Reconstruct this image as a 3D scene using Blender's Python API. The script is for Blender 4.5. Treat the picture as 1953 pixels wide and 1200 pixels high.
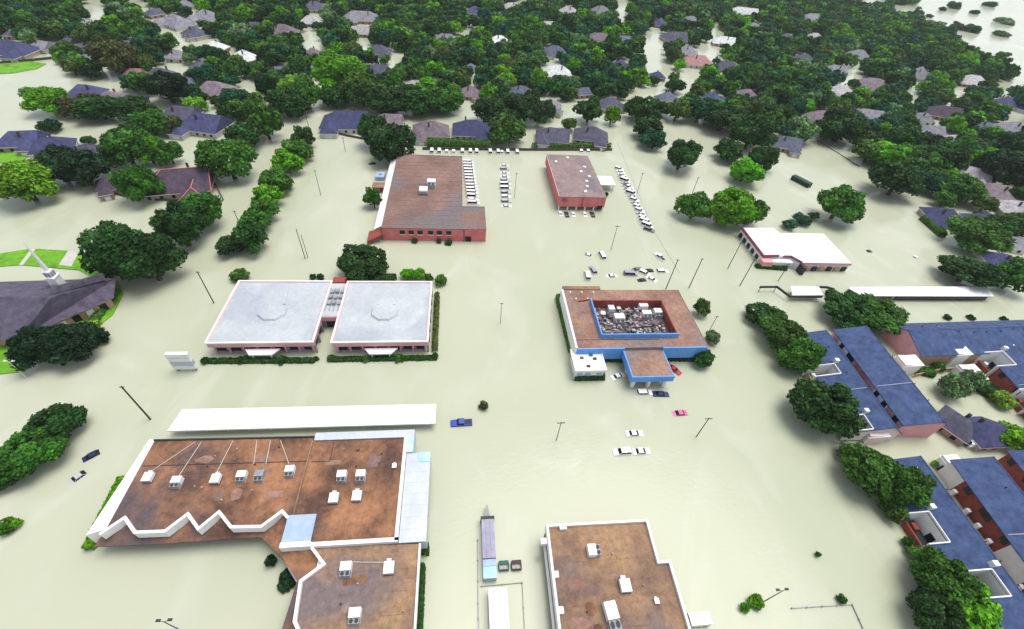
import bpy, bmesh, math, random
import numpy as np
from mathutils import Vector, Matrix

# ------------------------------------------------------------------ scene, camera, sky, sun
SC = bpy.context.scene
COL = SC.collection
for o in list(bpy.data.objects):
    bpy.data.objects.remove(o)
random.seed(7)

PW, PH = 1953.0, 1200.0          # survey sheet the positions below were measured on
FOC, PITCH, ROLL, YAW, CAMZ = 850.0, 0.768, 0.1025, -0.155, 100.0


def rz(v, a):
    c, s = math.cos(a), math.sin(a)
    return Vector((c * v[0] - s * v[1], s * v[0] + c * v[1], v[2]))


FW = rz((0, math.cos(PITCH), -math.sin(PITCH)), YAW)
UP0 = rz((0, math.sin(PITCH), math.cos(PITCH)), YAW)
RT0 = rz((1, 0, 0), YAW)
CX = math.cos(ROLL) * RT0 + math.sin(ROLL) * UP0
CY = -math.sin(ROLL) * RT0 + math.cos(ROLL) * UP0


def at(px, py, z=0.0):
    """survey point -> place on the level z"""
    r = CX * ((px - PW / 2) / FOC) - CY * ((py - PH / 2) / FOC) + FW
    t = (z - CAMZ) / r.z
    return Vector((r.x * t, r.y * t, z))


def pix(p):
    d = Vector(p) - Vector((0, 0, CAMZ))
    k = d.dot(FW)
    return PW / 2 + FOC * d.dot(CX) / k, PH / 2 - FOC * d.dot(CY) / k, k


def height(base, ty):
    g = at(base[0], base[1], 0)
    lo, hi = 0.0, 70.0
    for _ in range(40):
        m = (lo + hi) / 2
        if pix((g.x, g.y, m))[1] > ty:
            lo = m
        else:
            hi = m
    return lo


cam = bpy.data.objects.new("camera", bpy.data.cameras.new("camera"))
COL.objects.link(cam)
cam.data.sensor_width = 36.0
cam.data.lens = FOC / PW * 36.0
cam.data.clip_start = 1.0
cam.data.clip_end = 20000
M = Matrix((CX, CY, -FW)).transposed().to_4x4()
M.translation = Vector((0, 0, CAMZ))
cam.matrix_world = M
SC.camera = cam

SUN_AZ, SUN_EL = math.radians(62), math.radians(74)      # azimuth clockwise from +Y
world = bpy.data.worlds.new("World")
SC.world = world
world.use_nodes = True
nt = world.node_tree
sky = nt.nodes.new("ShaderNodeTexSky")
sky.sky_type = 'NISHITA'
sky.sun_disc = False
sky.sun_elevation = SUN_EL
sky.sun_rotation = SUN_AZ
sky.air_density = 1.0
sky.dust_density = 2.0
sky.ozone_density = 1.0
bg = nt.nodes["Background"]
bg.inputs[1].default_value = 0.14
veil = nt.nodes.new("ShaderNodeHueSaturation")      # thin overcast: the blue of the sky is washed out
veil.inputs['Saturation'].default_value = 0.38
nt.links.new(sky.outputs[0], veil.inputs['Color'])
nt.links.new(veil.outputs[0], bg.inputs[0])

sun = bpy.data.objects.new("sun", bpy.data.lights.new("sun", 'SUN'))
COL.objects.link(sun)
sun.data.energy = 1.9
sun.data.angle = math.radians(40)
sun.data.color = (1.0, 0.95, 0.88)
sd = Vector((math.sin(SUN_AZ) * math.cos(SUN_EL), math.cos(SUN_AZ) * math.cos(SUN_EL), math.sin(SUN_EL)))
sun.rotation_euler = sd.to_track_quat('Z', 'Y').to_euler()

SC.view_settings.view_transform = 'Standard'
SC.view_settings.look = 'None'
SC.view_settings.exposure = 0.60
SC.view_settings.gamma = 1.0
SC.view_settings.use_curve_mapping = False
SC.cycles.max_bounces = 6
SC.cycles.diffuse_bounces = 3
SC.cycles.glossy_bounces = 3
SC.cycles.volume_bounces = 1

# ------------------------------------------------------------------ materials


def newmat(name):
    m = bpy.data.materials.new(name)
    m.use_nodes = True
    return m, m.node_tree, m.node_tree.nodes["Principled BSDF"]


def mat(name, c, rough=0.7, c2=None, scale=0.25, detail=5.0, c3=None, spec=0.3, metal=0.0, bump=0.0, bscale=3.0, lo=0.35, hi=0.65, coords='Object', grain=0.0):
    """plain or mottled surface: two or three colours mixed by noise, light relief"""
    m, t, b = newmat(name)
    b.inputs['Roughness'].default_value = rough
    b.inputs['Specular IOR Level'].default_value = spec
    b.inputs['Metallic'].default_value = metal
    b.inputs['Base Color'].default_value = (*c, 1)
    tc = t.nodes.new('ShaderNodeTexCoord')
    if c2:
        n = t.nodes.new('ShaderNodeTexNoise')
        n.inputs['Scale'].default_value = scale
        n.inputs['Detail'].default_value = detail
        n.inputs['Roughness'].default_value = 0.62
        t.links.new(tc.outputs[coords], n.inputs['Vector'])
        r = t.nodes.new('ShaderNodeValToRGB')
        r.color_ramp.elements[0].position = lo
        r.color_ramp.elements[0].color = (*c, 1)
        r.color_ramp.elements[1].position = hi
        r.color_ramp.elements[1].color = (*c2, 1)
        t.links.new(n.outputs['Fac'], r.inputs[0])
        out = r.outputs[0]
        if c3:
            n2 = t.nodes.new('ShaderNodeTexNoise')
            n2.inputs['Scale'].default_value = scale * 0.45
            n2.inputs['Detail'].default_value = 4
            n2.inputs['Distortion'].default_value = 0.6
            mp = t.nodes.new('ShaderNodeMapping')
            mp.inputs['Location'].default_value = (31, 17, 5)
            t.links.new(tc.outputs[coords], mp.inputs[0])
            t.links.new(mp.outputs[0], n2.inputs['Vector'])
            r2 = t.nodes.new('ShaderNodeValToRGB')
            r2.color_ramp.elements[0].position = 0.52
            r2.color_ramp.elements[1].position = 0.68
            t.links.new(n2.outputs['Fac'], r2.inputs[0])
            mx = t.nodes.new('ShaderNodeMixRGB')
            mx.inputs[2].default_value = (*c3, 1)
            t.links.new(r2.outputs[0], mx.inputs[0])
            t.links.new(out, mx.inputs[1])
            out = mx.outputs[0]
        nf = t.nodes.new('ShaderNodeTexNoise')
        nf.inputs['Scale'].default_value = max(scale * 7, 0.9)
        nf.inputs['Detail'].default_value = 9
        nf.inputs['Roughness'].default_value = 0.75
        t.links.new(tc.outputs[coords], nf.inputs['Vector'])
        rf = t.nodes.new('ShaderNodeValToRGB')
        rf.color_ramp.elements[0].position = 0.32
        rf.color_ramp.elements[0].color = (1 - grain, 1 - grain, 1 - grain, 1)
        rf.color_ramp.elements[1].position = 0.68
        rf.color_ramp.elements[1].color = (1 + grain, 1 + grain, 1 + grain, 1)
        t.links.new(nf.outputs['Fac'], rf.inputs[0])
        mg = t.nodes.new('ShaderNodeMixRGB')
        mg.blend_type = 'MULTIPLY'
        mg.inputs[0].default_value = 1
        t.links.new(out, mg.inputs[1])
        t.links.new(rf.outputs[0], mg.inputs[2])
        t.links.new(mg.outputs[0], b.inputs['Base Color'])
    if bump:
        nb = t.nodes.new('ShaderNodeTexNoise')
        nb.inputs['Scale'].default_value = bscale
        nb.inputs['Detail'].default_value = 3
        t.links.new(tc.outputs[coords], nb.inputs['Vector'])
        bp = t.nodes.new('ShaderNodeBump')
        bp.inputs['Strength'].default_value = bump
        bp.inputs['Distance'].default_value = 0.2
        t.links.new(nb.outputs['Fac'], bp.inputs['Height'])
        t.links.new(bp.outputs[0], b.inputs['Normal'])
    return m


def water_material():
    m, t, b = newmat("flood_water")
    geo = t.nodes.new('ShaderNodeNewGeometry')

    def noise(sc, det, dist=0.0, loc=(0, 0, 0), stretch=(1, 1, 1)):
        mp = t.nodes.new('ShaderNodeMapping')
        mp.inputs['Location'].default_value = loc
        mp.inputs['Scale'].default_value = stretch
        t.links.new(geo.outputs['Position'], mp.inputs[0])
        n = t.nodes.new('ShaderNodeTexNoise')
        n.inputs['Scale'].default_value = sc
        n.inputs['Detail'].default_value = det
        n.inputs['Distortion'].default_value = dist
        t.links.new(mp.outputs[0], n.inputs['Vector'])
        return n
    n1 = noise(0.011, 4, 1.2)
    r1 = t.nodes.new('ShaderNodeValToRGB')
    r1.color_ramp.elements[0].position = 0.3
    r1.color_ramp.elements[0].color = (*WATER_A, 1)
    r1.color_ramp.elements[1].position = 0.7
    r1.color_ramp.elements[1].color = (*WATER_B, 1)
    t.links.new(n1.outputs['Fac'], r1.inputs[0])
    n2 = noise(0.03, 6, 2.0, (40, 12, 0), (1.6, 0.8, 1))      # pale silt plumes
    r2 = t.nodes.new('ShaderNodeValToRGB')
    r2.color_ramp.elements[0].position = 0.52
    r2.color_ramp.elements[1].position = 0.75
    r2.color_ramp.elements[1].color = (0.40, 0.40, 0.40, 1)
    t.links.new(n2.outputs['Fac'], r2.inputs[0])
    mx = t.nodes.new('ShaderNodeMixRGB')
    mx.inputs[2].default_value = (*WATER_C, 1)
    t.links.new(r2.outputs[0], mx.inputs[0])
    t.links.new(r1.outputs[0], mx.inputs[1])
    t.links.new(mx.outputs[0], b.inputs['Base Color'])
    b.inputs['Roughness'].default_value = 0.16
    b.inputs['IOR'].default_value = 1.33
    b.inputs['Specular IOR Level'].default_value = 0.5
    w1 = noise(0.55, 3, 0.4, (0, 0, 0), (1, 2.2, 1))
    bp = t.nodes.new('ShaderNodeBump')
    bp.inputs['Strength'].default_value = 0.10
    bp.inputs['Distance'].default_value = 0.25
    t.links.new(w1.outputs['Fac'], bp.inputs['Height'])
    t.links.new(bp.outputs[0], b.inputs['Normal'])
    return m


HAZE = 0.00006
WATER_A, WATER_B, WATER_C = (0.375, 0.405, 0.29), (0.445, 0.458, 0.35), (0.53, 0.53, 0.455)


def foliage_material():
    m, t, b = newmat("foliage")
    oi = t.nodes.new('ShaderNodeObjectInfo')
    at_ = t.nodes.new('ShaderNodeAttribute')
    at_.attribute_name = "tint"
    mx = t.nodes.new('ShaderNodeMixRGB')
    mx.blend_type = 'MULTIPLY'
    mx.inputs[0].default_value = 1
    t.links.new(oi.outputs['Color'], mx.inputs[1])
    t.links.new(at_.outputs['Color'], mx.inputs[2])
    t.links.new(mx.outputs[0], b.inputs['Base Color'])
    b.inputs['Roughness'].default_value = 0.6
    b.inputs['Specular IOR Level'].default_value = 0.12
    tr = t.nodes.new('ShaderNodeBsdfTranslucent')
    t.links.new(mx.outputs[0], tr.inputs[0])
    ms = t.nodes.new('ShaderNodeMixShader')
    ms.inputs[0].default_value = 0.18
    t.links.new(b.outputs[0], ms.inputs[1])
    t.links.new(tr.outputs[0], ms.inputs[2])
    t.links.new(ms.outputs[0], t.nodes['Material Output'].inputs[0])
    return m


def tinted(name, rough=0.35, spec=0.5):
    """paint whose colour is the object's own colour"""
    m, t, b = newmat(name)
    oi = t.nodes.new('ShaderNodeObjectInfo')
    t.links.new(oi.outputs['Color'], b.inputs['Base Color'])
    b.inputs['Roughness'].default_value = rough
    b.inputs['Specular IOR Level'].default_value = spec
    return m


def roof_material(name, rough=0.85):
    """shingles: the object's colour with weathering and fine courses"""
    m, t, b = newmat(name)
    oi = t.nodes.new('ShaderNodeObjectInfo')
    geo = t.nodes.new('ShaderNodeNewGeometry')
    n = t.nodes.new('ShaderNodeTexNoise')
    n.inputs['Scale'].default_value = 0.5
    n.inputs['Detail'].default_value = 7
    n.inputs['Roughness'].default_value = 0.7
    t.links.new(geo.outputs['Position'], n.inputs['Vector'])
    r = t.nodes.new('ShaderNodeValToRGB')
    r.color_ramp.elements[0].position = 0.3
    r.color_ramp.elements[0].color = (0.55, 0.55, 0.58, 1)
    r.color_ramp.elements[1].position = 0.72
    r.color_ramp.elements[1].color = (1.5, 1.48, 1.38, 1)
    t.links.new(n.outputs['Fac'], r.inputs[0])
    mx = t.nodes.new('ShaderNodeMixRGB')
    mx.blend_type = 'MULTIPLY'
    mx.inputs[0].default_value = 1
    t.links.new(oi.outputs['Color'], mx.inputs[1])
    t.links.new(r.outputs[0], mx.inputs[2])
    t.links.new(mx.outputs[0], b.inputs['Base Color'])
    b.inputs['Roughness'].default_value = rough
    b.inputs['Specular IOR Level'].default_value = 0.2
    w = t.nodes.new('ShaderNodeTexNoise')
    w.inputs['Scale'].default_value = 5
    t.links.new(geo.outputs['Position'], w.inputs['Vector'])
    bp = t.nodes.new('ShaderNodeBump')
    bp.inputs['Strength'].default_value = 0.35
    bp.inputs['Distance'].default_value = 0.1
    t.links.new(w.outputs['Fac'], bp.inputs['Height'])
    t.links.new(bp.outputs[0], b.inputs['Normal'])
    return m


MT = {}
MT['water'] = water_material()
MT['foliage'] = foliage_material()
MT['paint'] = tinted("car_paint", 0.25, 0.6)
MT['wall'] = tinted("house_wall", 0.85, 0.2)
MT['shingle'] = roof_material("shingle_roof")
MT['glass'] = mat("dark_glass", (0.010, 0.011, 0.013), 0.2, spec=0.25)
MT['white'] = mat("white_paint", (0.80, 0.80, 0.79), 0.55, (0.70, 0.70, 0.70), 0.4)
MT['white_roof'] = mat("white_roof_coating", (0.82, 0.82, 0.81), 0.6, (0.74, 0.75, 0.76), 0.15)
MT['tar'] = mat("rusty_flat_roof", (0.095, 0.055, 0.044), 0.85, (0.31, 0.155, 0.085), 0.12, 9, (0.105, 0.080, 0.084), bump=0.25, lo=0.38, hi=0.62, grain=0.30, spec=0.08)
MT['tar_pale'] = mat("tan_flat_roof", (0.15, 0.098, 0.078), 0.85, (0.31, 0.195, 0.115), 0.10, 9, (0.165, 0.13, 0.13), bump=0.25, lo=0.38, hi=0.62, grain=0.30, spec=0.08)
MT['tar_red'] = mat("red_brown_flat_roof", (0.20, 0.115, 0.09), 0.85, (0.31, 0.19, 0.145), 0.14, 9, (0.20, 0.16, 0.155), bump=0.2, grain=0.30, spec=0.08)
MT['tar_mauve'] = mat("mauve_brown_flat_roof", (0.155, 0.095, 0.080), 0.85, (0.245, 0.155, 0.13), 0.09, 9, (0.155, 0.135, 0.14), bump=0.2, grain=0.25, spec=0.08)
MT['tar_grey'] = mat("grey_mauve_flat_roof", (0.21, 0.155, 0.15), 0.85, (0.28, 0.21, 0.20), 0.2, 8, (0.17, 0.15, 0.165), bump=0.2, grain=0.30, spec=0.08)
MT['pale_roof'] = mat("pale_grey_membrane", (0.37, 0.40, 0.43), 0.7, (0.45, 0.475, 0.50), 0.12, 7, (0.33, 0.365, 0.41), grain=0.10)
MT['metal'] = mat("pale_metal_roof", (0.42, 0.46, 0.53), 0.4, (0.50, 0.53, 0.58), 0.2, metal=0.1, grain=0.10)
MT['cyan'] = mat("blue_tarpaulin", (0.26, 0.50, 0.60), 0.5, (0.46, 0.60, 0.66), 0.35)
MT['pink'] = mat("pink_stucco", (0.62, 0.30, 0.32), 0.8, (0.70, 0.37, 0.38), 0.3)
MT['red'] = mat("red_painted_brick", (0.54, 0.135, 0.14), 0.85, (0.62, 0.20, 0.20), 0.4)
MT['red_dark'] = mat("dark_red_brick", (0.20, 0.045, 0.035), 0.85, (0.30, 0.075, 0.055), 0.7)
MT['maroon'] = mat("maroon_trim", (0.22, 0.06, 0.10), 0.7, (0.30, 0.10, 0.15), 0.6)
MT['blue'] = mat("bright_blue_panel", (0.085, 0.26, 0.64), 0.5, (0.13, 0.33, 0.70), 0.3)
MT['grey'] = mat("grey_steel", (0.22, 0.23, 0.25), 0.5, (0.30, 0.31, 0.33), 1.0)
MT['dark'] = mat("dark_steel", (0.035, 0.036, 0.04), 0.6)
MT['brick_tan'] = mat("tan_brick", (0.38, 0.24, 0.15), 0.85, (0.46, 0.32, 0.22), 0.8)
MT['gravel'] = mat("gravel_roof", (0.10, 0.085, 0.088), 0.9, (0.18, 0.16, 0.165), 0.9, 8, bump=0.5, grain=0.10)
MT['bark'] = mat("bark", (0.055, 0.042, 0.03), 0.9, (0.085, 0.065, 0.05), 2.0)
MT['wood'] = mat("dark_creosote_wood", (0.035, 0.03, 0.026), 0.85, (0.055, 0.046, 0.04), 3.0)
MT['fence'] = mat("weathered_fence", (0.05, 0.045, 0.04), 0.85, (0.09, 0.075, 0.06), 1.5)
MT['grass'] = mat("lawn_grass", (0.09, 0.26, 0.012), 0.9, (0.15, 0.36, 0.018), 0.5, 9, (0.08, 0.17, 0.018), bump=0.3, bscale=6)
MT['concrete'] = mat("concrete", (0.42, 0.41, 0.38), 0.85, (0.5, 0.49, 0.46), 0.5, grain=0.10)
MT['lavender'] = mat("grey_lavender_sheet", (0.24, 0.23, 0.34), 0.5, (0.32, 0.31, 0.42), 0.5)
MT['skyblue'] = mat("light_blue_sheet", (0.25, 0.36, 0.58), 0.5, (0.36, 0.46, 0.62), 0.5)
MT['blush'] = mat("blush_roof", (0.76, 0.66, 0.64), 0.6, (0.70, 0.60, 0.58), 0.3)
MT['green_bin'] = mat("green_bin", (0.02, 0.11, 0.09), 0.5, (0.03, 0.15, 0.12), 1.0)
MT['brown_bin'] = mat("brown_bin", (0.05, 0.03, 0.03), 0.5, (0.08, 0.05, 0.05), 1.0)
MT['cargo'] = mat("rubbish", (0.3, 0.25, 0.24), 0.8, (0.6, 0.55, 0.55), 2.0)
MT['dkgreen'] = mat("dark_green_steel", (0.012, 0.05, 0.03), 0.5)

# ------------------------------------------------------------------ mesh helpers


class MB:
    def __init__(self):
        self.v, self.f = [], []

    def face(self, pts):
        n = len(self.v)
        self.v += [tuple(p) for p in pts]
        self.f.append(tuple(range(n, n + len(pts))))
        return self

    def box(self, x0, x1, y0, y1, z0, z1):
        n = len(self.v)
        self.v += [(x0, y0, z0), (x1, y0, z0), (x1, y1, z0), (x0, y1, z0), (x0, y0, z1), (x1, y0, z1), (x1, y1, z1), (x0, y1, z1)]
        self.f += [tuple(n + i for i in q) for q in ((0, 3, 2, 1), (4, 5, 6, 7), (0, 1, 5, 4), (1, 2, 6, 5), (2, 3, 7, 6), (3, 0, 4, 7))]
        return self

    def prism(self, poly, z0, z1, top=None):
        """vertical prism; z1 may be a list of heights; top: inset outline for the upper edge"""
        n, k = len(self.v), len(poly)
        a = sum(poly[i][0] * poly[(i + 1) % k][1] - poly[(i + 1) % k][0] * poly[i][1] for i in range(k))
        if a < 0:
            poly = poly[::-1]
            if top:
                top = top[::-1]
        tp = top or poly
        self.v += [(p[0], p[1], z0) for p in poly] + [(p[0], p[1], z1) for p in tp]
        self.f.append(tuple(n + i for i in reversed(range(k))))
        self.f.append(tuple(n + k + i for i in range(k)))
        for i in range(k):
            j = (i + 1) % k
            self.f.append((n + i, n + j, n + k + j, n + k + i))
        return self

    def wallrun(self, pts, h0, h1, t, closed=False):
        """upright strip of thickness t along a polyline of (x, y)"""
        P = [Vector(p[:2]) for p in pts]
        k = len(P)
        off = []
        for i in range(k):
            a = P[i - 1] if (i > 0 or closed) else None
            b = P[(i + 1) % k] if (i < k - 1 or closed) else None
            d = Vector((0, 0))
            if a is not None:
                d += (P[i] - a).normalized()
            if b is not None:
                d += (b - P[i]).normalized()
            d.normalize()
            nrm = Vector((-d.y, d.x))
            ref = (P[i] - a).normalized() if a is not None else (b - P[i]).normalized()
            c = max(0.4, abs(d.dot(ref)))
            off.append(nrm * (t / 2 / c))
        n = len(self.v)
        for p, o in zip(P, off):
            for q in (p + o, p - o):
                self.v += [(q.x, q.y, h0), (q.x, q.y, h1)]
        seg = k if closed else k - 1
        for i in range(seg):
            a, b = n + 4 * i, n + 4 * ((i + 1) % k)
            self.f += [(a, a + 1, b + 1, b), (a + 3, a + 2, b + 2, b + 3), (a + 1, a + 3, b + 3, b + 1), (a + 2, a, b, b + 2)]
        if not closed:
            self.f += [(n, n + 2, n + 3, n + 1), (n + 4 * (k - 1), n + 4 * (k - 1) + 1, n + 4 * (k - 1) + 3, n + 4 * (k - 1) + 2)]
        return self

    def tube(self, p0, p1, r0, r1=None, n=8):
        r1 = r0 if r1 is None else r1
        p0, p1 = Vector(p0), Vector(p1)
        d = (p1 - p0).normalized()
        a = d.orthogonal().normalized()
        b = d.cross(a)
        s = len(self.v)
        for i in range(n):
            u = a * math.cos(2 * math.pi * i / n) + b * math.sin(2 * math.pi * i / n)
            self.v.append(tuple(p0 + u * r0))
            self.v.append(tuple(p1 + u * r1))
        for i in range(n):
            j = (i + 1) % n
            self.f.append((s + 2 * i, s + 2 * j, s + 2 * j + 1, s + 2 * i + 1))
        self.f.append(tuple(s + 2 * i + 1 for i in range(n)))
        self.f.append(tuple(s + 2 * i for i in reversed(range(n))))
        return self

    def build(self, name, m, parent=None, local=False, smooth=False, color=None):
        me = bpy.data.meshes.new(name)
        v = self.v
        if parent is not None and not local:
            L = parent.location
            if parent.parent is not None:
                L = L + parent.parent.location
            v = [(p[0] - L.x, p[1] - L.y, p[2] - L.z) for p in v]
        me.from_pydata(v, [], self.f)
        me.materials.append(MT[m] if isinstance(m, str) else m)
        if smooth:
            me.polygons.foreach_set("use_smooth", [True] * len(me.polygons))
        return link(name, me, parent, color)


def link(name, me, parent=None, color=None):
    o = bpy.data.objects.new(name, me)
    COL.objects.link(o)
    if parent is not None:
        o.parent = parent
    if color:
        o.color = (*color, 1)
    return o


def thing(name, label, cat, loc=(0, 0, 0), rot=0.0, group=None):
    o = bpy.data.objects.new(name, None)
    o.empty_display_size = 0.5
    COL.objects.link(o)
    o.location = loc
    o.rotation_euler = (0, 0, rot)
    return tag(o, label, cat, group)


def tag(o, label=None, cat=None, group=None, kind=None):
    if label:
        o['label'] = label
    if cat:
        o['category'] = cat
    if group:
        o['group'] = group
    if kind:
        o['kind'] = kind
    return o


def copy_tree(o, parent=None):
    c = o.copy()
    COL.objects.link(c)
    c.parent = parent
    for ch in o.children:
        copy_tree(ch, c)
    return c


# ------------------------------------------------------------------ the flood
S = 9000
MB().face([(-S, -3000, 0), (S, -3000, 0), (S, S, 0), (-S, S, 0)]).build("flood_water", 'water')['kind'] = 'structure'


def ground_patch(name, pts, mname, z):
    P = [at(x, y, z) for x, y in pts]
    o = MB().prism([(p.x, p.y) for p in P], -0.6, z).build(name, mname)
    o['kind'] = 'structure'
    return o


ground_patch("lawn", [(-40, 655), (30, 648), (60, 690), (45, 708), (-40, 718)], 'grass', 0.25)
ground_patch("lawn", [(-30, 488), (60, 474), (130, 478), (205, 500), (235, 560), (215, 600), (165, 640), (150, 625), (205, 545), (150, 515), (40, 505), (-30, 510)], 'grass', 0.25)
ground_patch("lawn", [(-30, 285), (25, 285), (62, 292), (40, 308), (-30, 312)], 'grass', 0.3)
ground_patch("lawn", [(-30, 122), (60, 117), (88, 121), (70, 131), (25, 139), (-30, 142)], 'grass', 0.3)
ground_patch("lawn", [(130, 478), (150, 482), (136, 508), (112, 505)], 'concrete', 0.3).name = "path"
ground_patch("lawn", [(60, 474), (68, 475), (44, 505), (36, 505)], 'concrete', 0.3).name = "path"

# ------------------------------------------------------------------ foliage prototypes
rng = np.random.default_rng(11)


def leaf_mesh(name, blobs, n, size, up=0.25):
    """leaf clumps over a set of blobs (x, y, z, r): small quads with their own tilt and tint"""
    B = np.array(blobs)
    w = B[:, 3] ** 2
    k = rng.choice(len(B), size=int(n * 1.9), p=w / w.sum())
    d = rng.normal(size=(len(k), 3))
    d[:, 2] = d[:, 2] * 0.9 + up
    d /= np.linalg.norm(d, axis=1)[:, None]
    rad = B[k, 3] * (0.74 + 0.42 * rng.random(len(k)) ** 1.6)
    p = B[k, :3] + d * rad[:, None]
    # drop what lies deep inside another blob
    dist = np.linalg.norm(p[:, None, :] - B[None, :, :3], axis=2) / B[None, :, 3]
    keep = dist.min(axis=1) > 0.74
    p, d, k = p[keep][:n], d[keep][:n], k[keep][:n]
    m = len(p)
    nr = d * 0.75 + rng.normal(size=(m, 3)) * 0.5
    nr /= np.linalg.norm(nr, axis=1)[:, None]
    a = np.cross(nr, rng.normal(size=(m, 3)))
    a /= np.linalg.norm(a, axis=1)[:, None]
    b = np.cross(nr, a)
    s = size * (0.55 + 0.9 * rng.random(m))[:, None]
    q = np.stack([p - a * s - b * s * 0.55, p + a * s * 0.15 - b * s, p + a * s + b * s * 0.35, p - a * s * 0.25 + b * s], axis=1)
    me = bpy.data.meshes.new(name)
    me.from_pydata(q.reshape(-1, 3).tolist(), [], np.arange(m * 4).reshape(-1, 4).tolist())
    bt = 0.60 + 0.85 * rng.random(len(B)) ** 1.3
    tint = np.ones((m, 4))
    g = bt[k] * (0.7 + 0.6 * rng.random(m))
    tint[:, 0] = g * (0.72 + 0.40 * rng.random(m))
    tint[:, 1] = g
    tint[:, 2] = g * (0.85 + 0.3 * rng.random(m))
    ca = me.color_attributes.new("tint", 'FLOAT_COLOR', 'CORNER')
    ca.data.foreach_set("color", np.repeat(tint, 4, axis=0).astype(np.float32).ravel())
    me.materials.append(MT['foliage'])
    return me


def crown_blobs(nb, flat=0.8, seed=0, spread=0.70, small=0.15, big=0.33):
    r = random.Random(seed)
    out = [(0, 0, -0.05, 0.48)]
    lop = (r.uniform(-.12, .12), r.uniform(-.12, .12))
    for i in range(nb):
        a = i * 2.39996 + r.uniform(-.5, .5)
        e = 1.0 - 1.32 * (i + r.uniform(0, 1)) / nb
        rr = spread * r.uniform(0.74, 1.16)
        c = math.sqrt(max(0.05, 1 - e * e * 0.8))
        out.append((rr * math.cos(a) * c + lop[0], rr * math.sin(a) * c + lop[1], rr * e * flat * 1.1, r.uniform(small, big)))
    return out


CROWN_NEAR = [leaf_mesh("broad_crown", crown_blobs(34 + i % 3 * 6, 0.85, 50 + i), 7000, 0.050) for i in range(5)]
CROWN_MID = [leaf_mesh("round_crown", crown_blobs(22 + i % 4 * 3, 0.9, 80 + i, .70, .18, .36), 2600, 0.072) for i in range(6)]
CROWN_FAR = [leaf_mesh("small_crown", crown_blobs(13, 0.95, 120 + i, .66, .22, .42), 850, 0.115) for i in range(5)]
BUSH = [leaf_mesh("leaves", crown_blobs(10, 0.9, 200 + i, 0.55, .22, .4), 750, 0.11) for i in range(4)]


def trunk_mesh(seed):
    r = random.Random(seed)
    b = MB()
    b.tube((0, 0, -1), (0.02, 0.01, -0.05), 0.10, 0.06, 8)
    for i in range(5):
        a = i * 1.26 + r.uniform(-.3, .3)
        b.tube((0.01, 0, -0.3 + 0.06 * i), (0.5 * math.cos(a), 0.5 * math.sin(a), r.uniform(0.05, 0.5)), 0.05, 0.015, 5)
    me = bpy.data.meshes.new("trunk")
    me.from_pydata(b.v, [], b.f)
    me.materials.append(MT['bark'])
    return me


TRUNKS = [trunk_mesh(i) for i in range(4)]

TONE = {
    'dark': (0.028, 0.080, 0.016), 'deep': (0.014, 0.044, 0.014), 'mid': (0.060, 0.155, 0.020), 'bright': (0.118, 0.310, 0.012),
    'lime': (0.210, 0.370, 0.040), 'olive': (0.085, 0.120, 0.028), 'teal': (0.024, 0.100, 0.046), 'pale': (0.130, 0.230, 0.085),
    'rust': (0.085, 0.078, 0.026),
}
TONEWORD = {'dark': 'dark green', 'deep': 'blackish green', 'mid': 'mid green', 'bright': 'bright green', 'lime': 'lime green', 'olive': 'olive green',
            'teal': 'bluish green', 'pale': 'pale green', 'rust': 'rusty brown'}


def crown_place(cx, cy, w, h):
    """survey outline of a crown -> position, horizontal radius, vertical radius, crown centre height"""
    zc = 4.0
    for _ in range(4):
        c = at(cx, cy, zc)
        k = (c - Vector((0, 0, CAMZ))).dot(FW)
        r = w / 2 * k / FOC
        hh = h / 2 * k / FOC
        phi = math.atan2(CAMZ - zc, math.hypot(c.x, c.y))
        q = hh * hh - (r * math.sin(phi)) ** 2
        b = math.sqrt(max(q, (0.55 * r * math.cos(phi)) ** 2)) / math.cos(phi)
        b = min(max(b, 0.55 * r), 1.25 * r)
        zc = 0.84 * b
    return c, r, b, zc


def add_tree(name, cat, cx, cy, w, h, tone, label, group=None):
    c, r, b, zc = crown_place(cx, cy, w, h)
    return tree_at(name, cat, c.x, c.y, r, b, zc, tone, label, group, w)


TREECOUNT = [0]


def tree_at(name, cat, x, y, r, b, zc, tone, label, group, wpx):
    TREECOUNT[0] += 1
    rr = random.Random(TREECOUNT[0] * 13 + 5)
    col = TONE[tone]
    j = [1 + rr.uniform(-0.16, 0.16) for _ in range(2)]
    col = (col[0] * j[0], col[1] * j[1], col[2] * j[0], 1)
    rot = rr.uniform(0, 6.28)
    if r < 2.2:
        o = link(name, rr.choice(BUSH))
        o.location = (x, y, zc - 0.15 * b)
        o.scale = (r * 1.15, r * 1.15, b * 1.15)
        o.rotation_euler = (0, 0, rot)
        o.color = col
        return tag(o, label, cat, group)
    t = thing(name, label, cat, (x, y, 0), rot, group)
    c = link("crown", rr.choice(CROWN_NEAR if wpx > 72 else CROWN_MID), t)
    c.location = (0, 0, zc)
    ax = rr.uniform(-.13, .13)
    c.scale = (r * (1.02 + ax), r * (1.02 - ax), b * rr.uniform(.98, 1.10))
    c.rotation_euler = (rr.uniform(-.12, .12), rr.uniform(-.12, .12), 0)
    c.color = col
    k = link("trunk", rr.choice(TRUNKS), t)
    k.location = (0, 0, zc)
    k.scale = (r * 0.9, r * 0.9, zc + 0.6)
    return t


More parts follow.
